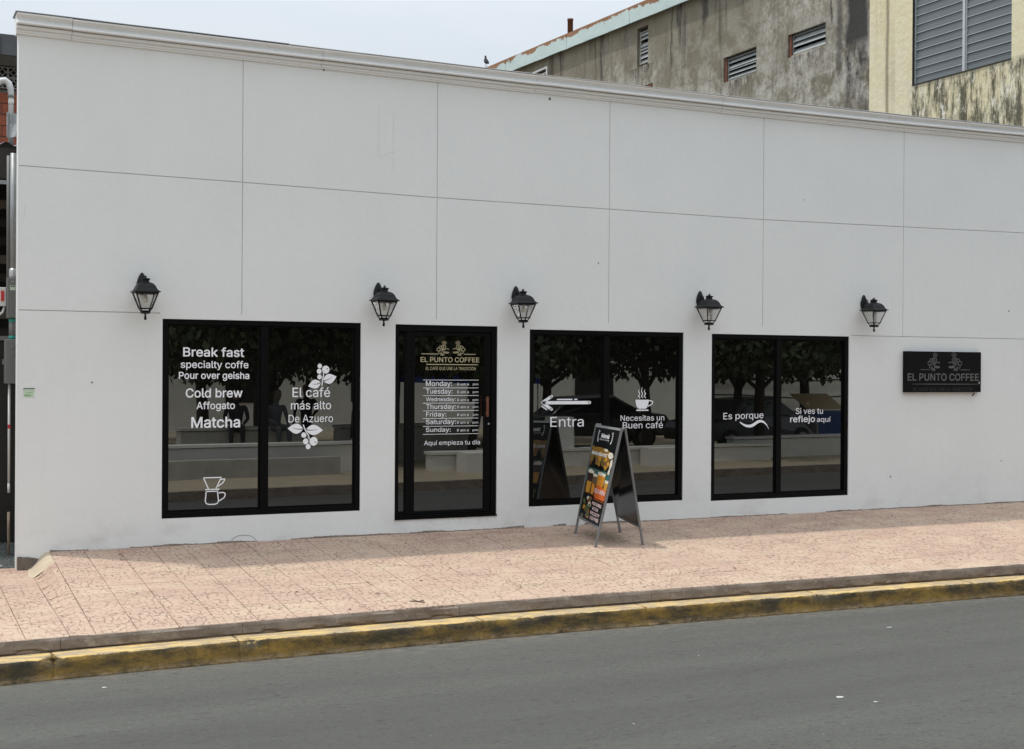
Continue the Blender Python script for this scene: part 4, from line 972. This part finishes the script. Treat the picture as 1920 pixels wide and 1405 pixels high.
P0(MB().box(XC-.03, XC+.1, 1.821, 3.999, 6.566, 6.582), 'sill', 'dark_wood', yb)

# pigeon on the roof corner
pg = thing('pigeon', 'dark pigeon perched on the rusty roof corner of the grey building', 'bird', (XC-.10, 21.30, 10.34), R(0))
secs = [((.0, -.17, .06), .012, .010), ((.0, -.10, .085), .026, .016), ((0, -.04, .12), .05, .05), ((0, .015, .165), .062, .064), ((0, .045, .215), .050, .052), ((0, .05, .255), .030, .032), ((0, .052, .285), .026, .028), ((0, .060, .312), .028, .028), ((0, .075, .328), .016, .014), ((0, .098, .322), .003, .003)]
mb = MB(); rings = []
for i, (c_, rx, rz_) in enumerate(secs):
    c_ = Vector(c_); d_ = (Vector(secs[min(i+1, len(secs)-1)][0])-Vector(secs[max(i-1, 0)][0])).normalized(); s_ = Vector((1, 0, 0)); u2 = s_.cross(d_).normalized()
    rings.append([tuple(c_ + s_*rx*math.cos(2*math.pi*j/12)+u2*rz_*math.sin(2*math.pi*j/12)) for j in range(12)])
mb.loft(rings, smooth=True); mb.tube([(-.02, 0, .11), (-.02, .01, .0)], .004, 6); mb.tube([(.02, 0, .11), (.02, .01, .0)], .004, 6)
for sx in (-.02, .02):
    for dx in (-.02, 0, .02): mb.tube([(sx, .01, .002), (sx+dx, .04, .002)], .003, 5)
mb.build('body', 'bird', pg)
for s_ in (-1, 1):
    mb = MB(); mb.loft([[(s_*.055, .04, .20), (s_*.068, .03, .17), (s_*.060, .01, .13)], [(s_*.050, -.05, .16), (s_*.064, -.05, .13), (s_*.052, -.05, .10)], [(s_*.012, -.15, .085), (s_*.018, -.15, .078), (s_*.012, -.15, .070)]], smooth=True); mb.build('wing', 'bird', pg)
pg.rotation_euler = (0, 0, R(0))

# ================================================================ LEFT EDGE: gate, meter boxes, shed, brick house
ms = thing('meter_cabinet', 'upper grey electric meter cabinet with a white label beside the wall corner', 'meter box', (0, .45, 2.24), 0, 'electric boxes in the alley')
P0(MB().box(-.066, .085, .40, .52, 2.242, 2.640), 'cabinet', 'box_grey', ms, bevel=.006); P0(MB().box(-.045, .080, .394, .3995, 2.25, 2.632), 'cover', 'box_grey', ms, bevel=.003)
P0(MB().box(-.040, .010, .391, .3938, 2.515, 2.560), 'label_plate', 'paper_white', ms); P0(MB().box(-.034, .004, .389, .3908, 2.547, 2.554), 'label_print', 'print_black', ms); P0(MB().box(-.03, -.004, .391, .3938, 2.59, 2.61), 'embossed_plate', 'galvanised', ms)
m2_ = thing('junction_cabinet', 'lower grey electric cabinet with round knockouts beside the wall corner', 'meter box', (0, .45, 1.6), 0, 'electric boxes in the alley')
P0(MB().box(-.083, .085, .38, .52, 1.602, 2.034), 'cabinet', 'box_grey', m2_, bevel=.006)
for zz_ in (1.90, 1.965):
    q = MB().lathe([(.024, -.002), (.024, .002), (.020, .003)], (0, 0, 0), 16).build('knockout', 'box_grey', m2_); q.rotation_euler = (R(90), 0, 0); q.location = (-.01, .378, zz_); q.matrix_parent_inverse = Matrix.Translation(m2_.location).inverted()
P0(MB().box(-.108, -.083, .40, .41, 1.79, 1.84), 'mounting_ear', 'box_grey', m2_)
P0(MB().tube([(.045, .37, 2.03), (.04, .36, 1.95), (.042, .355, 1.8), (.06, .36, 1.66), (.075, .37, 1.62)], .008, 8), 'cable', 'white_plastic', m2_)
cd = thing('conduit', 'galvanised vertical electric conduit running down into the meter cabinet', 'pipe', (0, .46, 2.0))
P0(MB().tube([(-.008, .46, 2.60), (-.008, .46, 3.86)], .030, 14), 'main_pipe', 'galvanised', cd); P0(MB().tube([(-.048, .50, 2.64), (-.05, .50, 3.84)], .018, 10), 'side_pipe', 'box_grey', cd)
P0(MB().lathe([(.036, 0), (.038, .02), (.038, .07), (.034, .09)], (-.008, .46, 2.64), 14), 'coupling', 'light_alu', cd)
P0(MB().tube([(-.012, .46, 2.034), (-.012, .46, 2.242)], .033, 14), 'lower_pipe', 'box_grey', cd)
for z in (2.036, 2.205): P0(MB().tube([(-.012, .46, z), (-.012, .46, z+.035)], .0345, 14), 'teal_tape', 'teal_tape', cd)
po = thing('white_post', 'thin white pipe dropping from the lower cabinet in front of the black gate', 'pipe', (-.038, .46, .5))
P0(MB().tube([(-.038, .46, .53), (-.038, .46, 1.602)], .012, 10), 'pipe', 'white_plastic', po); P0(MB().tube([(-.038, .46, .53), (-.038, .46, .62)], .0125, 10), 'pipe_foot', 'red_plastic' if False else 'white_plastic', po)
P0(MB().tube([(-.037, .47, -.12), (-.037, .47, .34)], .013, 8), 'rusty_stub', 'rusty_pale', po)
P0(MB().box(-.05, -.026, .446, .4475, 1.16, 1.20), 'red_tape', 'red_plastic', po)
br = thing('breaker_box', 'small white breaker box with a red switch at the left picture edge', 'breaker box', (-.1, .5, 2.35))
P0(MB().box(-.135, -.068, .47, .53, 2.36, 2.545), 'case', 'white_plastic', br, bevel=.006); P0(MB().box(-.118, -.088, .462, .4695, 2.41, 2.51), 'switch', 'red_plastic', br, bevel=.003)
P0(MB().tube([(-.08, .5, 2.36), (-.10, .49, 2.30), (-.16, .5, 2.25)], .012, 8), 'cable', 'white_plastic', br)
gt = thing('metal_gate', 'solid black sheet metal gate closing the alley left of the cafe', 'gate', (-1.2, .85, -.15))
for k in range(5): P0(MB().box(-3.2+k*.74, -2.47+k*.74, .84, .86, -.10, 2.03), 'sheet_panel', 'gate_black', gt)
P0(MB().box(-3.2, .495, .82, .88, 2.032, 2.075), 'top_rail', 'box_grey', gt); P0(MB().box(-3.2, .495, .815, .84, .22, .26), 'bottom_rail', 'gate_black', gt)
for x in (-3.24, -1.3): P0(MB().box(x-.03, x+.03, .80, .84, -.15, 2.1), 'post', 'gate_black', gt)
sh = thing('lean_to_shed', 'dark lean-to shed with a corrugated roof behind the black gate', 'shed', (-.8, 2.5, 0))
def corr(x0, x1, y0, y1, z0, z1, n):
    mb = MB(); rows = []
    for r_i in range(2):
        y = (y0, y1)[r_i]; z = (z0, z1)[r_i]; rows.append([(x0+(x1-x0)*i/n, y, z+.022*math.sin(i*math.pi/2.5)) for i in range(n+1)])
    for i in range(n): mb.quad(rows[0][i], rows[0][i+1], rows[1][i+1], rows[1][i], smooth=True); mb.quad(*[(p[0], p[1], p[2]-.004) for p in (rows[0][i], rows[1][i], rows[1][i+1], rows[0][i+1])], smooth=True)
    return mb
P0(corr(-2.6, .46, 1.3, 4.4, 4.08, 4.46, 90), 'corrugated_roof', 'roof_dark', sh)
P0(MB().box(-2.6, .46, 4.3, 4.39, -.1, 4.4), 'rear_wall', 'dark_wood', sh)
for k in range(9): P0(MB().box(-2.4, .40, 3.6, 3.75, 1.9+k*.22, 2.0+k*.22), 'stacked_board', ['dark_wood', 'bark', 'broken_brick'][k % 3], sh)
P0(MB().box(-2.6, .46, 1.32, 1.36, 3.72, 4.04), 'front_beam', 'dark_wood', sh); P0(MB().box(-2.6, .46, 1.29, 1.318, 3.66, 3.70), 'angle_bar', 'galvanised', sh)
for x in (-2.55, -.9, .4): P0(MB().box(x-.04, x+.04, 1.36, 1.44, -.1, 3.72), 'post', 'dark_wood', sh)
fl = thing('metal_flashing', 'crumpled galvanised sheet metal flashing above the corrugated shed roof', 'flashing', (.1, 1.25, 4.0))
mb = MB(); rings = []
for i in range(7):
    u = i/6; x = -.012+.16*u; rings.append([(x, 1.20+.02*math.sin(u*9), 4.13+.02*u), (x+.01, 1.24+.03*math.sin(u*6), 4.28), (x+.005, 1.28+.02*math.sin(u*12), 4.41-.012*abs(math.sin(u*8))), (x+.005, 1.285+.02*math.sin(u*12), 4.41-.012*abs(math.sin(u*8))), (x+.01, 1.245+.03*math.sin(u*6), 4.28), (x, 1.205+.02*math.sin(u*9), 4.13+.02*u)])
P0(mb.loft(rings), 'sheet', 'galvanised', fl)
dp = thing('vent_duct', 'bent galvanised metal duct elbow rising in front of the brick wall', 'duct', (-.02, 1.5, 4.2))
P0(MB().tube([(.055, 1.5, 4.1), (.055, 1.5, 4.62), (.050, 1.5, 4.69), (.030, 1.5, 4.75), (-.005, 1.5, 4.775), (-.05, 1.5, 4.765), (-.10, 1.5, 4.72), (-.16, 1.5, 4.65)], [.027, .027, .032, .034, .034, .034, .034, .034], 14), 'elbow', 'duct_metal', dp)
P0(MB().tube([(.055, 1.5, 4.60), (.055, 1.5, 4.625)], .034, 14), 'clamp', 'box_grey', dp); P0(MB().tube([(.055, 1.5, 4.52), (.055, 1.5, 4.58)], .0285, 14), 'pale_sleeve', 'white_plastic', dp)

bh = thing('brick_house', 'old brick house with vent blocks under a dark roof at the far left', 'building', (-1, 12.2, -.5))
P0(MB().box(-3.5, 1.9, 12.06, 12.4, -.6, 7.45), 'mortar_wall', 'block_grey', bh); P0(MB().box(-3.5, 1.9, 12.02, 12.06, 7.13, 7.42), 'ring_beam', 'block_grey', bh)
base = None; iv = Matrix.Translation(bh.location).inverted()
rows_z = [z for z in [3.2+.20*k for k in range(18)]] + [6.80+.0]
for r_i, z in enumerate([3.1+.198*k for k in range(19)]):
    for k in range(9):
        x = -1.0+(.5 if r_i % 2 else 0)*.30 + k*.30
        if x > 1.75: continue
        if base is None: o = base = MB().box(0, .288, -.03, .04, 0, .184).build('brick', 'clay', bh, bevel=.006)
        else: o = base.copy(); col.objects.link(o)
        o.location = (x, 12.06+random.uniform(-.006, .006), z if z < 6.6 else z+.0); o.matrix_parent_inverse = iv
        if z > 6.62: o.location.z = 6.945 if r_i == 18 else z
# two courses of vent blocks
def vent_block():
    mb = MB(); s_ = .186; t_ = .014
    mb.box(0, s_, -.05, .0, 0, t_); mb.box(0, s_, -.05, .0, s_-t_, s_); mb.box(0, t_, -.05, .0, t_, s_-t_); mb.box(s_-t_, s_, -.05, .0, t_, s_-t_)
    for cx, cz, a0 in ((0, 0, 0), (s_, 0, 90), (s_, s_, 180), (0, s_, 270)):
        for k in range(6):
            a1, a2 = R(a0+15*k), R(a0+15*(k+1)); r1, r2 = .098, .086
            mb.hexa([(cx+r1*math.cos(a1), -.045, cz+r1*math.sin(a1)), (cx+r1*math.cos(a2), -.045, cz+r1*math.sin(a2)), (cx+r1*math.cos(a2), -.002, cz+r1*math.sin(a2)), (cx+r1*math.cos(a1), -.002, cz+r1*math.sin(a1))],
                    [(cx+r2*math.cos(a1), -.045, cz+r2*math.sin(a1)), (cx+r2*math.cos(a2), -.045, cz+r2*math.sin(a2)), (cx+r2*math.cos(a2), -.002, cz+r2*math.sin(a2)), (cx+r2*math.cos(a1), -.002, cz+r2*math.sin(a1))])
    return mb
P0(MB().box(-1.0, 1.85, 12.0, 12.012, 6.70, 7.12), 'vent_shade_sheet', 'dark_inside', bh)  # near-black sheet painting the shade inside the vent blocks
base = None
for r_i in range(2):
    for k in range(14):
        if base is None: o = base = vent_block().build('vent_block', 'block_grey', bh)
        else: o = base.copy(); col.objects.link(o)
        o.location = (-.82+k*.19, 11.998, 6.715+r_i*.195); o.matrix_parent_inverse = iv
P0(MB().hexa([(-3.8, 11.5, 7.42), (2.0, 11.5, 7.42), (2.0, 16, 8.4), (-3.8, 16, 8.4)], [(-3.8, 11.5, 7.47), (2.0, 11.5, 7.47), (2.0, 16, 8.45), (-3.8, 16, 8.45)]), 'roof', 'roof_dark', bh)
P0(MB().box(-3.8, 2.0, 11.44, 11.495, 7.20, 7.56), 'eaves_board', 'roof_dark', bh)
for x in (-.2, .66, 1.5): P0(MB().box(x, x+.05, 11.40, 11.439, 7.18, 7.5), 'bracket', 'dark_wood', bh)

# ================================================================ ACROSS THE ROAD (what the dark glass mirrors)
mb = MB()
xs = [-20+2.5*i for i in range(29)]
for a_, b2 in zip(xs, xs[1:]): mb.hexa([(a_, -45, -.6), (b2, -45, -.6), (b2, OPP(b2)-.15, -.6), (a_, OPP(a_)-.15, -.6)], [(a_, -45, -.355), (b2, -45, -.355), (b2, OPP(b2)-.15, -.355), (a_, OPP(a_)-.15, -.355)])
mb.build('park_ground', 'park_paving', kind='structure')
mb = MB()
for a_, b2 in zip(xs, xs[1:]): mb.hexa([(a_, OPP(a_)-.149, -.6), (b2, OPP(b2)-.149, -.6), (b2, OPP(b2), -.6), (a_, OPP(a_), -.6)], [(a_, OPP(a_)-.149, -.345), (b2, OPP(b2)-.149, -.345), (b2, OPP(b2)-.01, -.345), (a_, OPP(a_)-.01, -.345)])
mb.build('far_kerb', 'slab_concrete', kind='structure')
def pwall(x0, x1, y0, z1, lab, name='low_wall', m_='white_paint', d_=.28, z0=-.4, cap=True):
    t_ = thing(name, lab, 'wall', ((x0+x1)/2, y0, z0)); dy = -.07*(x1-x0)/2
    n = max(1, int((x1-x0)/1.2)); iv = Matrix.Translation(t_.location).inverted()
    mb = MB()
    for k in range(n):
        a_, b2 = x0+(x1-x0)*k/n, x0+(x1-x0)*(k+1)/n; ya, yb_ = y0-.07*(a_-x0), y0-.07*(b2-x0)
        mb.hexa([(a_, ya-d_, z0), (b2, yb_-d_, z0), (b2, yb_, z0), (a_, ya, z0)], [(a_, ya-d_, z1+.01*nz3(a_)), (b2, yb_-d_, z1+.01*nz3(b2)), (b2, yb_, z1+.01*nz3(b2)), (a_, ya, z1+.01*nz3(a_))])
    o = mb.build('wall_body', m_, t_); o.matrix_parent_inverse = iv
    if cap:
        mb = MB(); ya, yb_ = y0, y0-.07*(x1-x0)
        mb.hexa([(x0-.03, ya-d_-.03, z1+.014), (x1+.03, yb_-d_-.03, z1+.014), (x1+.03, yb_+.04, z1+.014), (x0-.03, ya+.04, z1+.014)], [(x0-.03, ya-d_-.03, z1+.07), (x1+.03, yb_-d_-.03, z1+.07), (x1+.03, yb_+.04, z1+.07), (x0-.03, ya+.04, z1+.07)])
        o = mb.build('coping', m_, t_); o.matrix_parent_inverse = iv
    return t_
pwall(2.2, 8.4, -12.35, .20, 'low whitewashed park wall across the road facing the first window')
pwall(2.2, 7.2, -11.75, .0, 'rough broken concrete plinth at the foot of the low park wall', 'rubble_plinth', 'planter_concrete', .3, cap=False)
pwall(9.7, 11.0, -11.5, .05, 'short white concrete block at the pavement edge opposite the door', 'concrete_block', 'white_paint', .6, cap=False)
pwall(9.2, 18.2, -12.2, -.03, 'long white park planter wall opposite the arrow window', 'planter_wall', 'white_paint', .35)
pwall(14.3, 15.4, -11.9, .04, 'square white pier standing on the far pavement', 'white_pier', 'white_paint', .5, cap=False)
pwall(12.2, 12.75, -12.6, .72, 'tall white gatepost behind the far planter wall', 'gatepost', 'white_paint', .4, cap=False)
pwall(17.5, 26, -13.4, .10, 'low white park wall at the far right across the road')
pwall(4.4, 7.0, -14.0, .46, 'concrete park bench block behind the first low wall', 'bench_block', 'planter_concrete', .5)
pwall(8.2, 11.6, -15.2, .42, 'second concrete bench block under the big tree', 'bench_block', 'planter_concrete', .5)
wb = thing('white_hall', 'long white building closing the far side of the park', 'building', (12, -30, -.4)); iv = Matrix.Translation(wb.location).inverted()
mb = MB(); mb.box(-2, 40, -31, -30.9, -.5, 2.5); o = mb.build('wall', 'white_paint', wb); o.matrix_parent_inverse = iv
for k in range(9): o = MB().box(.5+k*4.4, 2.1+k*4.4, -30.9, -30.85, .6, 1.9).build('window', 'car_glass', wb); o.matrix_parent_inverse = iv
o = MB().box(-2.2, 40.2, -31.4, -30.4, 2.5, 2.8).build('roof', 'roof_dark', wb); o.matrix_parent_inverse = iv
wb = thing('boundary_wall', 'plain white boundary wall with sagging cables at the far right of the park', 'wall', (26, -22, -.4)); iv = Matrix.Translation(wb.location).inverted()
o = MB().box(21.5, 40, -22.3, -22, -.5, 2.0).build('wall_body', 'white_paint', wb); o.matrix_parent_inverse = iv
for z in (1.5, .95):
    o = MB().tube([(21.5+i*1.1, -21.95, z+.06*math.sin(i*1.1)) for i in range(14)], .02, 6).build('cable', 'black_metal', wb); o.matrix_parent_inverse = iv

def tree(x, y, h0, rad, lab, seed, wash=False, lean=0., n=2600, trunk_r=.16):
    rnd = random.Random(seed); t_ = thing('park_tree', lab, 'tree', (x, y, -.36))
    mb = MB(); pts = [(0, 0, -.05)]; k = 6
    for i in range(1, k+1): pts.append((lean*i/k+.06*math.sin(i*1.3+seed), .05*math.cos(i*1.7+seed), (h0+1.2)*i/k))
    mb.tube(pts, [trunk_r*(1.25-.6*i/k) for i in range(k+1)], 10)
    top = Vector(pts[-1]); tips = []
    for j in range(7):
        a_ = j*.9+seed; q = Vector((math.cos(a_)*rad*.7, math.sin(a_)*rad*.55, rnd.uniform(.6, 2.0))); st_ = Vector(pts[3+j % 3])
        mb.tube([st_, st_+q*.5+Vector((0, 0, .3)), st_+q], [trunk_r*.45, trunk_r*.3, trunk_r*.12], 7); tips.append(st_+q)
    mb.build('trunk', 'bark', t_)
    if wash: MB().tube([(pts[0][0], pts[0][1], .0), pts[1]], [trunk_r*1.27, trunk_r*1.17], 10, caps=False).build('limewash_band', 'limewash', t_)
    lf = MB(); cl = []
    for j in range(46):
        a_ = rnd.random()*6.283; r = rad*math.sqrt(rnd.random()); cl.append(Vector((lean+math.cos(a_)*r, math.sin(a_)*r*.85, h0+.35+rnd.random()**1.1*3.4*(1.05-.45*(r/rad)**2))))
    for j in range(n):
        c_ = rnd.choice(cl); p = c_+Vector((rnd.gauss(0, .42), rnd.gauss(0, .42), rnd.gauss(0, .30)))
        if p.z < h0: p.z = h0+abs(rnd.gauss(0, .15))
        l = rnd.uniform(.11, .26); wd = l*.34; d_ = Vector((rnd.gauss(0, .6), rnd.gauss(0, .6), -1 if rnd.random() < .6 else rnd.gauss(0, .5))).normalized(); s_ = d_.cross(Vector((rnd.gauss(0, 1), rnd.gauss(0, 1), rnd.gauss(0, 1)))).normalized()
        lf.quad(p, p+d_*l*.5+s_*wd, p+d_*l, p+d_*l*.5-s_*wd)
    lf.build('crown', 'foliage', t_); return t_
specs = [(6.1, -14.6, 2.15, 2.3, 'park tree standing right behind the first low wall', 1, False, .2, .07), (8.7, -15.1, 2.1, 2.5, 'thick park tree with a limewashed foot', 2, True, .1, .24), (7.5, -18.5, 1.8, 2.8, 'slender park tree beyond the bench blocks', 3, False, 0, .10),
         (11.0, -14.3, 2.0, 2.3, 'leaning park tree opposite the cafe door', 4, False, .35, .09), (13.2, -16.2, 2.0, 2.7, 'dark park tree behind the gatepost', 5, False, 0, .13), (16.0, -15.0, 2.0, 2.6, 'park tree behind the long planter wall', 6, False, 0, .12),
         (18.6, -13.9, 2.1, 2.4, 'park tree beside the parked car', 7, False, .1, .12), (20.5, -17.5, 1.9, 2.8, 'park tree beyond the parked car', 8, False, 0, .13), (12.0, -22.0, 1.9, 3.2, 'broad tree in the middle of the park', 9, False, 0, .15),
         (17.0, -22.5, 1.9, 3.2, 'broad tree in front of the white hall', 10, False, 0, .15), (23.5, -18.5, 2.6, 2.8, 'tree overhanging the blue skip', 11, False, 0, .14), (7.0, -24.0, 1.9, 3.2, 'broad tree at the left end of the park', 12, False, 0, .15)]
for x, y, h0, rad, lab, sd, wsh, ln, tr in specs: tree(x, y, h0, rad, lab, sd, wsh, ln, 9000, tr)

rnd = random.Random(77); lf = MB()  # unseen leaf mass added to keep bright sky out of the window reflections
for j in range(14000):
    p = Vector((rnd.uniform(-6, 46), -33-abs(rnd.gauss(0, 1.6)), 1.2+11*rnd.random())); d_ = Vector((rnd.gauss(0, 1), rnd.gauss(0, .5), rnd.gauss(0, 1))).normalized(); s_ = d_.cross(Vector((rnd.gauss(0, .3), 1, rnd.gauss(0, .3)))).normalized(); l = rnd.uniform(.5, 1.0)
    lf.quad(p, p+d_*l*.5+s_*l*.3, p+d_*l, p+d_*l*.5-s_*l*.3)
tag(lf.build('sky_block_trees', 'foliage', kind='stuff'), 'added dark mass of trees beyond the white hall, hiding the sky from the window glass', 'trees')
tn = thing('market_tent', 'blue fabric canopy tent standing in the park', 'tent', (13.6, -20.6, -.36))
mb = MB(); mb.loft([[(-1.5, -1.5, 2.25), (1.5, -1.5, 2.25), (1.5, 1.5, 2.25), (-1.5, 1.5, 2.25)], [(-1.5, -1.5, 2.0-.25), (1.5, -1.5, 1.75), (1.5, 1.5, 1.75), (-1.5, 1.5, 1.75)]][::-1], caps=False); mb.loft([[(-1.5, -1.5, 2.25), (1.5, -1.5, 2.25), (1.5, 1.5, 2.25), (-1.5, 1.5, 2.25)], [(-.05, -.05, 3.2), (.05, -.05, 3.2), (.05, .05, 3.2), (-.05, .05, 3.2)]]); mb.build('canopy', 'blue_cloth', tn)
for sx in (-1.45, 1.45):
    for sy in (-1.45, 1.45): MB().tube([(sx, sy, 0), (sx, sy, 2.3)], .02, 8).build('pole', 'light_alu', tn)
sk = thing('blue_skip', 'blue plastic waste skip with tilted tan board on top', 'skip', (22.9, -17.0, -.36))
mb = MB(); mb.loft([[(-.95, -.55, .12), (.95, -.55, .12), (.95, .55, .12), (-.95, .55, .12)], [(-1.15, -.7, 1.0), (1.15, -.7, 1.0), (1.15, .7, 1.0), (-1.15, .7, 1.0)]]); mb.build('bin_body', 'blue_plastic', sk)
MB().hexa([(-.6, .2, 1.05), (.7, .2, 1.05), (.7, .24, 1.05), (-.6, .24, 1.05)], [(-.9, -.2, 1.5), (.4, -.2, 1.5), (.4, -.16, 1.5), (-.9, -.16, 1.5)]).build('tilted_board', 'tan_plastic', sk)
for sx in (-.7, .7): MB().tube([(sx, .4, .06), (sx, .5, .06)], .06, 10).build('wheel', 'rubber', sk)

def car(x, y, rz, lab):
    t_ = thing('parked_car', lab, 'car', (x, y, -.36), rz)
    pr = [(-2.15, .35), (-2.2, .62), (-2.05, .82), (-1.3, .92), (-.75, 1.38), (.55, 1.44), (1.35, 1.02), (2.0, .92), (2.15, .7), (2.15, .35)]
    mb = MB(); rings = []
    for yy_, k in ((-.84, .93), (-.80, 1.), (.80, 1.), (.84, .93)): rings.append([(px*k, yy_ if pz < 1.0 else yy_*.82, .35+(pz-.35)*(k if pz > .6 else 1)) for px, pz in pr])
    mb.loft(rings, smooth=False).build('body', 'car_paint', t_, bevel=.04)
    for s_ in (-1, 1): MB().hexa([(-1.15, s_*.79, .96), (1.2, s_*.79, .98), (1.2, s_*.81, .98), (-1.15, s_*.81, .96)], [(-.68, s_*.68, 1.33), (.52, s_*.68, 1.37), (.52, s_*.70, 1.37), (-.68, s_*.70, 1.33)]).build('side_window', 'car_glass', t_)
    for sx in (-1.35, 1.35):
        for sy in (-.78, .78):
            wh = MB().tube([(sx, sy-.1, .32), (sx, sy+.1, .32)], .32, 20).build('wheel', 'rubber', t_); MB().tube([(sx, sy-.105, .32), (sx, sy+.105, .32)], .19, 16).build('rim', 'galvanised', wh)
    return t_
car(19.6, -16.0, R(-12), 'dark grey car parked behind the low white wall at the far right'); car(16.4, -18.8, R(8), 'dark grey car parked under the trees facing the arrow window')

def person(x, y, rz, lab, pose, shirt, z=-.36):
    t_ = thing('person', lab, 'person', (x, y, z), rz)
    if pose == 'stand': J = dict(pel=(0, 0, .95), ch=(0, .02, 1.25), nk=(0, .01, 1.46), hd=(0, .03, 1.62), kl=(-.11, .03, .50), kr=(.11, -.01, .50), al=(-.12, .0, .08), ar=(.13, -.05, .08), tl=(-.12, .14, .03), tr=(.14, .09, .03), el=(-.27, .02, 1.14), er=(.27, .05, 1.14), hl=(-.27, .14, .92), hr=(.22, .22, 1.05))
    else: J = dict(pel=(0, 0, .50), ch=(0, .05, .82), nk=(0, .09, 1.04), hd=(0, .13, 1.20), kl=(-.12, .42, .52), kr=(.12, .42, .52), al=(-.12, .42, .08), ar=(.12, .45, .08), tl=(-.12, .56, .03), tr=(.12, .59, .03), el=(-.25, .12, .72), er=(.25, .12, .72), hl=(-.14, .34, .60), hr=(.14, .34, .60))
    V = ['pel', 'ch', 'nk', 'hd', 'kl', 'al', 'tl', 'kr', 'ar', 'tr', 'sl', 'el', 'hl', 'sr', 'er', 'hr']
    nk = Vector(J['nk']); J['sl'] = tuple(nk+Vector((-.19, 0, -.07))); J['sr'] = tuple(nk+Vector((.19, 0, -.07)))
    rad = dict(pel=.15, ch=.15, nk=.055, hd=.10, kl=.065, al=.04, tl=.035, kr=.065, ar=.04, tr=.035, sl=.06, el=.042, hl=.03, sr=.06, er=.042, hr=.03)
    E_ = [('pel', 'ch'), ('ch', 'nk'), ('nk', 'hd'), ('pel', 'kl'), ('kl', 'al'), ('al', 'tl'), ('pel', 'kr'), ('kr', 'ar'), ('ar', 'tr'), ('ch', 'sl'), ('sl', 'el'), ('el', 'hl'), ('ch', 'sr'), ('sr', 'er'), ('er', 'hr')]
    me = bpy.data.meshes.new('body'); me.from_pydata([J[v] for v in V], [(V.index(a_), V.index(b2)) for a_, b2 in E_], []); me.materials.append(M[shirt])
    o = bpy.data.objects.new('body', me); col.objects.link(o); o.parent = t_
    sk_ = o.modifiers.new('skin', 'SKIN'); me.skin_vertices[0] if me.skin_vertices else None
    for i, v in enumerate(V): me.skin_vertices[0].data[i].radius = (rad[v], rad[v]*(.75 if v in ('pel', 'ch') else 1))
    me.skin_vertices[0].data[0].use_root = True
    o.modifiers.new('sub', 'SUBSURF').levels = 1; o.modifiers['sub'].render_levels = 2
    hd = Vector(J['hd'])
    MB().lathe([(.02, -.11), (.06, -.09), (.078, -.03), (.085, .04), (.07, .09), (.03, .12)], tuple(hd+Vector((0, .015, 0))), 14).build('face', 'skin', t_)
    MB().lathe([(.088, .0), (.094, .05), (.080, .10), (.04, .13), (.005, .135)], tuple(hd+Vector((0, -.012, 0))), 14).build('hair', 'hair', t_)
    for h in ('hl', 'hr'):
        hp = Vector(J[h]); mb = MB(); mb.tube([hp, hp+Vector((0, .03, -.05))], [.028, .035], 8)
        for k in range(4): mb.tube([hp+Vector((-.024+.016*k, .03, -.05)), hp+Vector((-.024+.016*k, .045, -.09)), hp+Vector((-.022+.015*k, .05, -.115+.008*abs(k-1.5)))], .008, 6)
        mb.tube([hp+Vector((-.028, .02, -.03)), hp+Vector((-.045, .04, -.06))], .009, 6); mb.build('hand', 'skin', t_)
person(9.3, -16.9, R(-60), 'standing person in dark clothes under the park trees', 'stand', 'cloth_grey')
person(8.0, -17.2, R(30), 'standing person in black waiting beside the park trees', 'stand', 'cloth_dark')
person(5.6, -14.25, R(10), 'seated person in dark clothes on the first concrete bench', 'sit', 'cloth_dark', .0)
person(6.4, -14.25, R(-15), 'seated person in grey at the right end of the first bench', 'sit', 'cloth_grey', .0)
